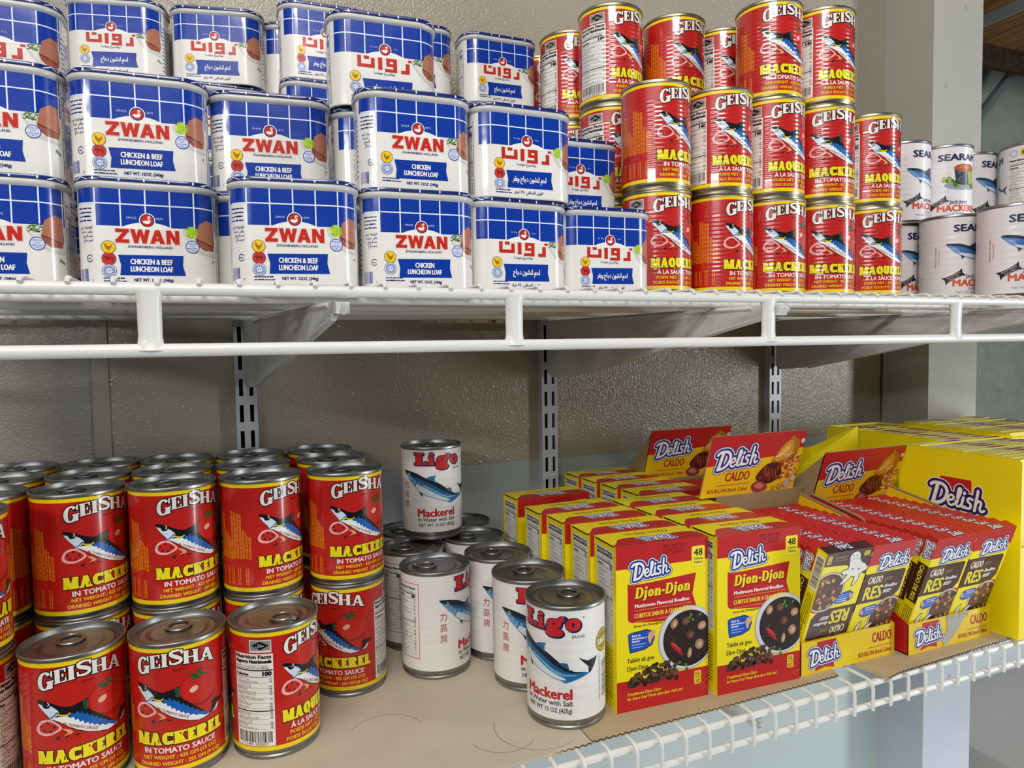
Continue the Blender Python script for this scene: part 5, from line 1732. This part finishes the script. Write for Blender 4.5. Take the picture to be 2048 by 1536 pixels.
tin('cb', 115, 834, 2, 0, L_ + ', third tier, lid showing under half hidden tin', True)
hid = [(-173, 735, 1, 'under the corner one'), (-173, 735, 0, 'under the corner stack'), (144, 665, 0, 'under the one in the gap'), (352, 680, 0, 'under the set-back one at the right'), (-120, 822, 0, 'under the far-back one at the left')]
for x, y, k, lab in hid:
    tin('c', x, y, k, 0, L_ + ', hidden ' + lab)
for x, y, lab, kk in ((-98.3, 896, 'leftmost stack against the wall', (2,)), (7, 882, 'second stack against the wall', (1,)), (115, 834, 'half hidden back stack', (1,)),
                      (218, 840, 'mostly hidden back stack', (2, 1)), (328.2, 836.4, 'right back stack', (2, 1))):
    for k in kk:
        tin('c', x, y, k, 0, L_ + ', %s one, %s' % (('bottom', 'second', 'third')[k], lab), True)

# ------------------------------------------------------------------ mushroom bouillon boxes
def part(art, surf, fin, name, parent, label=None):
    me = lay_art(art, surf, [], fin, name)
    o = bpy.data.objects.new(name, me); COL.objects.link(o); o.parent = parent
    if label:
        o['label'] = label
    return o


def make_djon():
    root = empty('bouillon_box', W3(0, 0, 0))
    b = MB(); m = mat(BY, 'card')
    b.box(0, DW, 0, DD, 0, DH, m)
    # the long glued edge of the lid flap stands a little proud
    b.box(1, DW - 1, DD - 0.6, DD + 0.2, DH - 10, DH, mat('D8C810', 'card'))
    b.build('carton', root)
    part(djon_front(), on_plane((0, 0, 0), (1, 0, 0), (0, 0, 1)), 'card', 'front_panel', root)
    part(djon_side(5), on_plane((0, DD, 0), (0, -1, 0), (0, 0, 1)), 'card', 'side_panel', root)
    part(djon_side(6), on_plane((DW, 0, 0), (0, 1, 0), (0, 0, 1)), 'card', 'side_panel', root)
    part(djon_top(), on_plane((0, 0, DH), (1, 0, 0), (0, 1, 0)), 'card', 'top_panel', root)
    f = MB()
    f.prism([(2, 0), (DD - 2, 0), (DD - 5, -1.2), (6, -1.6)], lambda y, z, d: (-0.15 - d, DD - y, DH + z), 0.1, DARK)
    f.build('flap_gap', root)
    return root


proto['djon'] = make_djon()


def djon(x, y, rz, label):
    g = 'yellow mushroom bouillon boxes'
    if 'djon' not in _first:
        _first.add('djon')
        p = proto['djon']; p.location = W3(x, y, ZL); p.rotation_euler = (0, 0, radians(rz))
        return tag(p, label, 'box', g)
    return copy_tree(proto['djon'], W3(x, y, ZL), radians(rz), label, 'box', g)


D_ = 'yellow and red mushroom bouillon box'
djon(325, 545.7, -3, D_ + ' at front, beside the frontmost white can')
djon(324, 592.5, -2, D_ + ', second from the front in the left row')
djon(321, 642, 0, D_ + ', third from the front in the left row')
djon(316, 689, 1, D_ + ', fourth from the front in the left row')
djon(431.5, 534.8, -3, D_ + ' at front, right one of two whole faces')
djon(430, 581.5, -2, D_ + ', second from the front in the right row')
djon(426, 628.5, -1, D_ + ', third from the front in the right row')
djon(423, 675.5, 0, D_ + ', fourth from the front in the right row')
djon(321, 769, 1, D_ + ' standing apart at the back of the left row')
for i, (x, y) in enumerate(((466, 723.5), (462, 770), (458, 817), (455, 863.5))):
    djon(x, y, 0, D_ + ', %s from the front in the set near the wall' % ORD[i])

# ------------------------------------------------------------------ display trays with thin beef stock boxes
LEAN = radians(18)


def make_caldo(flip):
    root = empty('stock_cube_box', W3(0, 0, 0))
    b = MB(); m = mat(BY, 'card')
    b.box(0, SW, 0, ST, 0, SH, m); b.build('carton', root)
    if not flip:
        part(caldo_front(), on_plane((0, 0, 0), (1, 0, 0), (0, 0, 1)), 'card', 'front_panel', root)
        part(caldo_side(), on_plane((0, ST, 0), (0, -1, 0), (0, 0, 1)), 'card', 'side_panel', root)
        part(caldo_end(BR), on_plane((0, 0, SH), (1, 0, 0), (0, 1, 0)), 'card', 'top_panel', root)
    else:   # put in upside down: the same print turned round, brown end up
        part(caldo_front(), on_plane((SW, 0, SH), (-1, 0, 0), (0, 0, -1)), 'card', 'front_panel', root)
        part(caldo_side_back(), on_plane((0, 0, SH), (0, 1, 0), (0, 0, -1)), 'card', 'side_panel', root)
        part(caldo_end('45201A'), on_plane((SW, ST, SH), (-1, 0, 0), (0, -1, 0)), 'card', 'bottom_panel', root, 'brown end of the upturned box')
    return root


proto['caldo'], proto['caldo_up'] = make_caldo(False), make_caldo(True)


def caldo(x, y, flip, label, lean=LEAN, rz=0.0, dz=0.0):
    k = 'caldo_up' if flip else 'caldo'
    g = 'thin beef stock cube boxes in the display trays'
    loc = W3(x, y, ZL + 1.6 + dz)
    if k not in _first:
        _first.add(k); o = tag(proto[k], label, 'box', g); o.location = loc
    else:
        o = copy_tree(proto[k], loc, 0, label, 'box', g)
    o.rotation_euler = (lean, 0, rz)
    return o


TRW = 134.0


def make_tray(torn, fold=True, hx=0.0, T=244.0):
    """origin at the front left bottom corner; open box with a low lip and a leaning printed header"""
    root = empty('display_tray', W3(0, 0, 0))
    y = mat('E8C616', 'card'); br_ = mat('A08A66', 'board'); red = mat(BR, 'card')
    b = MB(); b.box(0, TRW, 0, 184, 0, 1.2, br_); b.build('tray_floor', root)
    b = MB(); b.box(0, TRW, 0, 1.2, 0, 34.5, y); lip = b.build('front_lip', root)
    part(lip_art(TRW, 34.5), on_plane((0, 0, 0), (1, 0, 0), (0, 0, 1)), 'card', 'lip_print', lip)
    if torn:
        a = Art(); a.poly([(TRW * .42, 0), (TRW * .40, 8), (TRW * .46, 20), (TRW * .44, 34.5), (TRW * .74, 34.5), (TRW * .66, 27), (TRW * .60, 18), (TRW * .50, 6)], 'B3AFA6', 11)
        r = random.Random(3)
        for i in range(26):
            x = TRW * r.uniform(.45, .72); a.stroke([(x, 34 - r.uniform(0, 6)), (x + r.uniform(-1.5, 1.5), 34.4)], 0.5, '8A857A', 11.4, cap=False)
        part(a, on_plane((0, 0, 0), (1, 0, 0), (0, 0, 1)), 'matte', 'torn_patch', lip, 'torn grey patch where the print has come away')
    prof = [(0, 0), (0, 34), (14, 40), (50, 60), (58, 136), (66, 139), (137, 152), (184, 0)]
    for x in (0.0, TRW - 1.2):
        b = MB(); b.prism(prof, lambda yy, zz, d: (x + d, yy, zz), 1.2, red if x == 0 else y)
        # raw board edge along the top
        b.tube([(x + 0.6, 58, 136.4), (x + 0.6, 66, 139.4), (x + 0.6, 137, 152.4)], 1.5, br_, 6)
        b.tube([(x + 0.6, 50, 60), (x + 0.6, 58, 136)], 1.2, y, 6)
        b.build('side_wall', root)
    s, c = sin(LEAN), cos(LEAN)
    b = MB()
    # header card: leans forward over the boxes, with a fold back on its left edge
    fr = lambda u, v, d: (u, 184 - v * s + d * c, v * c + d * s)
    b.prism([(0, 0), (TRW, 0), (TRW, T - 81), (TRW + 4 + hx, T - 80), (TRW + 4 + hx, T), (-4 + hx, T), (-4 + hx, T - 80), (0, T - 81)], fr, 1.6, br_)
    if fold:
        b.prism([(0, 150), (0, T - 2), (62, 158), (58, 150)], lambda u, v, d: (-4 + hx + d, 184 - v * s + u * c * 0.9, v * c), 1.4, br_)
    h = b.build('header_card', root)
    hh = 80
    part(header_art(TRW + 8, hh), on_plane((-4 + hx, 184 - (T - hh) * s, (T - hh) * c), (1, 0, 0), (0, -s, c)), 'card', 'header_print', h)
    return root


def tray(proto_tray, x, y, label, new):
    if not new:
        r = proto_tray
        r.location = W3(x, y, ZL)
        return tag(r, label, 'display tray', 'yellow display trays of stock cubes')
    return copy_tree(proto_tray, W3(x, y, ZL), 0, label, 'display tray', 'yellow display trays of stock cubes')


t1, t2, t3 = make_tray(False, False, -22, 250.0), make_tray(True, True, 6, 218.0), make_tray(False, True, -8, 232.0)
tray(t1, 535, 531, 'yellow display tray with its printed lip whole, next to the mushroom boxes', False)
tray(t2, 677, 520, 'yellow display tray with a torn patch on its front lip', False)
tray(t3, 571, 722, 'yellow display tray in the shade against the wall, header card up', False)
for tx, ty, nm in ((535, 531, 'the tray with the whole lip'), (677, 520, 'the torn tray'), (571, 722, 'the tray against the wall')):
    for ci, cx in enumerate((3.9, 68.2)):
        for k in range(12):
            flip = (nm == 'the tray with the whole lip' and ci == 0 and k == 0) or (nm == 'the tray against the wall' and k in (3, 4, 5))
            y = ty + 14.0 + 13.95 * k
            jx = random.uniform(-0.5, 0.5)
            lab = '%s stock cube box, %s from front, %s row, %s' % ('upturned brown-topped' if flip else 'red-topped', ORD[k], ('left', 'right')[ci], nm)
            dx = 0
            if nm == 'the tray with the whole lip' and ci == 0 and k > 0:
                dx = -0.4
            caldo(tx + cx + jx + dx, y, flip, lab)

# ------------------------------------------------------------------ tall yellow cartons at the right end
def packs(x0, x1, y0, y1, z0, z1, n, lab):
    t = (y1 - y0) / n
    first = None
    for i in range(n):
        yy = y0 + t * i
        if first is None:
            b = MB(); b.box(0, x1 - x0, 0, t - 0.7, 0, z1 - z0, mat('E6D21A', 'card'))
            first = empty('stock_packet', W3(x0, yy, z0)); b.build('packet', first)
            a = Art(); w = x1 - x0
            a.poly(rect(0, w, 0, t - 0.7), 'D9D3A0', 0)
            for k in range(2):
                a.poly(rect(w * (0.5 * k), w * (0.5 * k + 0.3), 0, (t - 0.7) * .5), 'D8CC1C', 1); a.poly(rect(w * (0.5 * k + 0.3), w * (0.5 * k + 0.5), 0, (t - .7) * .7), '8A2A3C', 1)
            part(a, on_plane((0, 0, z1 - z0), (1, 0, 0), (0, 1, 0)), 'card', 'top_edge', first)
            o = first
        else:
            o = copy_tree(first, W3(x0 + random.uniform(-2, 2), yy, z0 + random.uniform(0, 2.0)), 0, '', '', '')
        tag(o, 'thin stock packet, %s from the front in %s' % (ORD[i] if i < 13 else 'number %d' % (i + 1), lab), 'packet', 'thin packets in the yellow cartons')


def carton(x0, x1, y0, y1, z1, label, art=False):
    m = mat('F2DC0C', 'card'); root = empty('display_carton', W3(x0, y0, ZL))
    b = MB(); w, d, h, t = x1 - x0, y1 - y0, z1 - ZL, 1.6
    b.box(0, t, 0, d, 0, h, m); b.box(w - t, w, 0, d, 0, h, m); b.box(t, w - t, 0, t, 0, h - 4 if not art else h * .52, m); b.box(t, w - t, d - t, d, 0, h, m); b.box(t, w - t, t, d - t, 0, t, m)
    b.build('carton_walls', root)
    if art:
        part(carton_art(d, h), on_plane((0, d, 0), (0, -1, 0), (0, 0, 1)), 'card', 'side_print', root)
    return tag(root, label, 'carton', 'tall yellow display cartons')


carton(824, 996, 496, 650, -139, 'tall yellow carton with a script logo on its side at the right edge', True)
packs(828, 992, 500, 646, ZL + 2, -137, 13, 'the logo carton')
carton(918, 1034, 664, 858, -139, 'yellow carton behind the tall one with the logo')
packs(922, 1030, 670, 852, ZL + 2, -142, 12, 'the carton behind the logo one')
carton(1040, 1220, 640, 824, -139, 'long yellow carton farthest right, near the painted column')
packs(1044, 1216, 646, 818, ZL + 2, -136, 12, 'the carton near the column')
# a carton knocked askew: its torn-off front slopes up to a point
root = empty('display_carton', W3(0, 0, ZL)); m = mat('F2DC0C', 'card'); h = -ZL
b = MB()
A, B2, C2, D2 = (884, 770), (742, 738), (728, 796), (868, 842)
top = {0: h - 129, 1: h - 171, 2: h - 172, 3: h - 168}
P4 = [A, B2, C2, D2]
for i, j in ((0, 1), (1, 2), (2, 3), (3, 0)):
    (x0, y0), (x1, y1) = P4[i], P4[j]; L = hypot(x1 - x0, y1 - y0); nx, ny = (y1 - y0) / L, -(x1 - x0) / L
    q = 1.6
    b.hexa([(x0, y0, 0), (x1, y1, 0), (x1 - nx * q, y1 - ny * q, 0), (x0 - nx * q, y0 - ny * q, 0), (x0, y0, top[i]), (x1, y1, top[j]), (x1 - nx * q, y1 - ny * q, top[j]), (x0 - nx * q, y0 - ny * q, top[i])], m)
b.build('carton_walls', root)
tag(root, 'yellow carton set askew behind the display header, its side rising to a point', 'carton', 'tall yellow display cartons')

for o in list(COL.objects):
    if o.type == 'MESH' and not o.data.users:
        bpy.data.objects.remove(o)
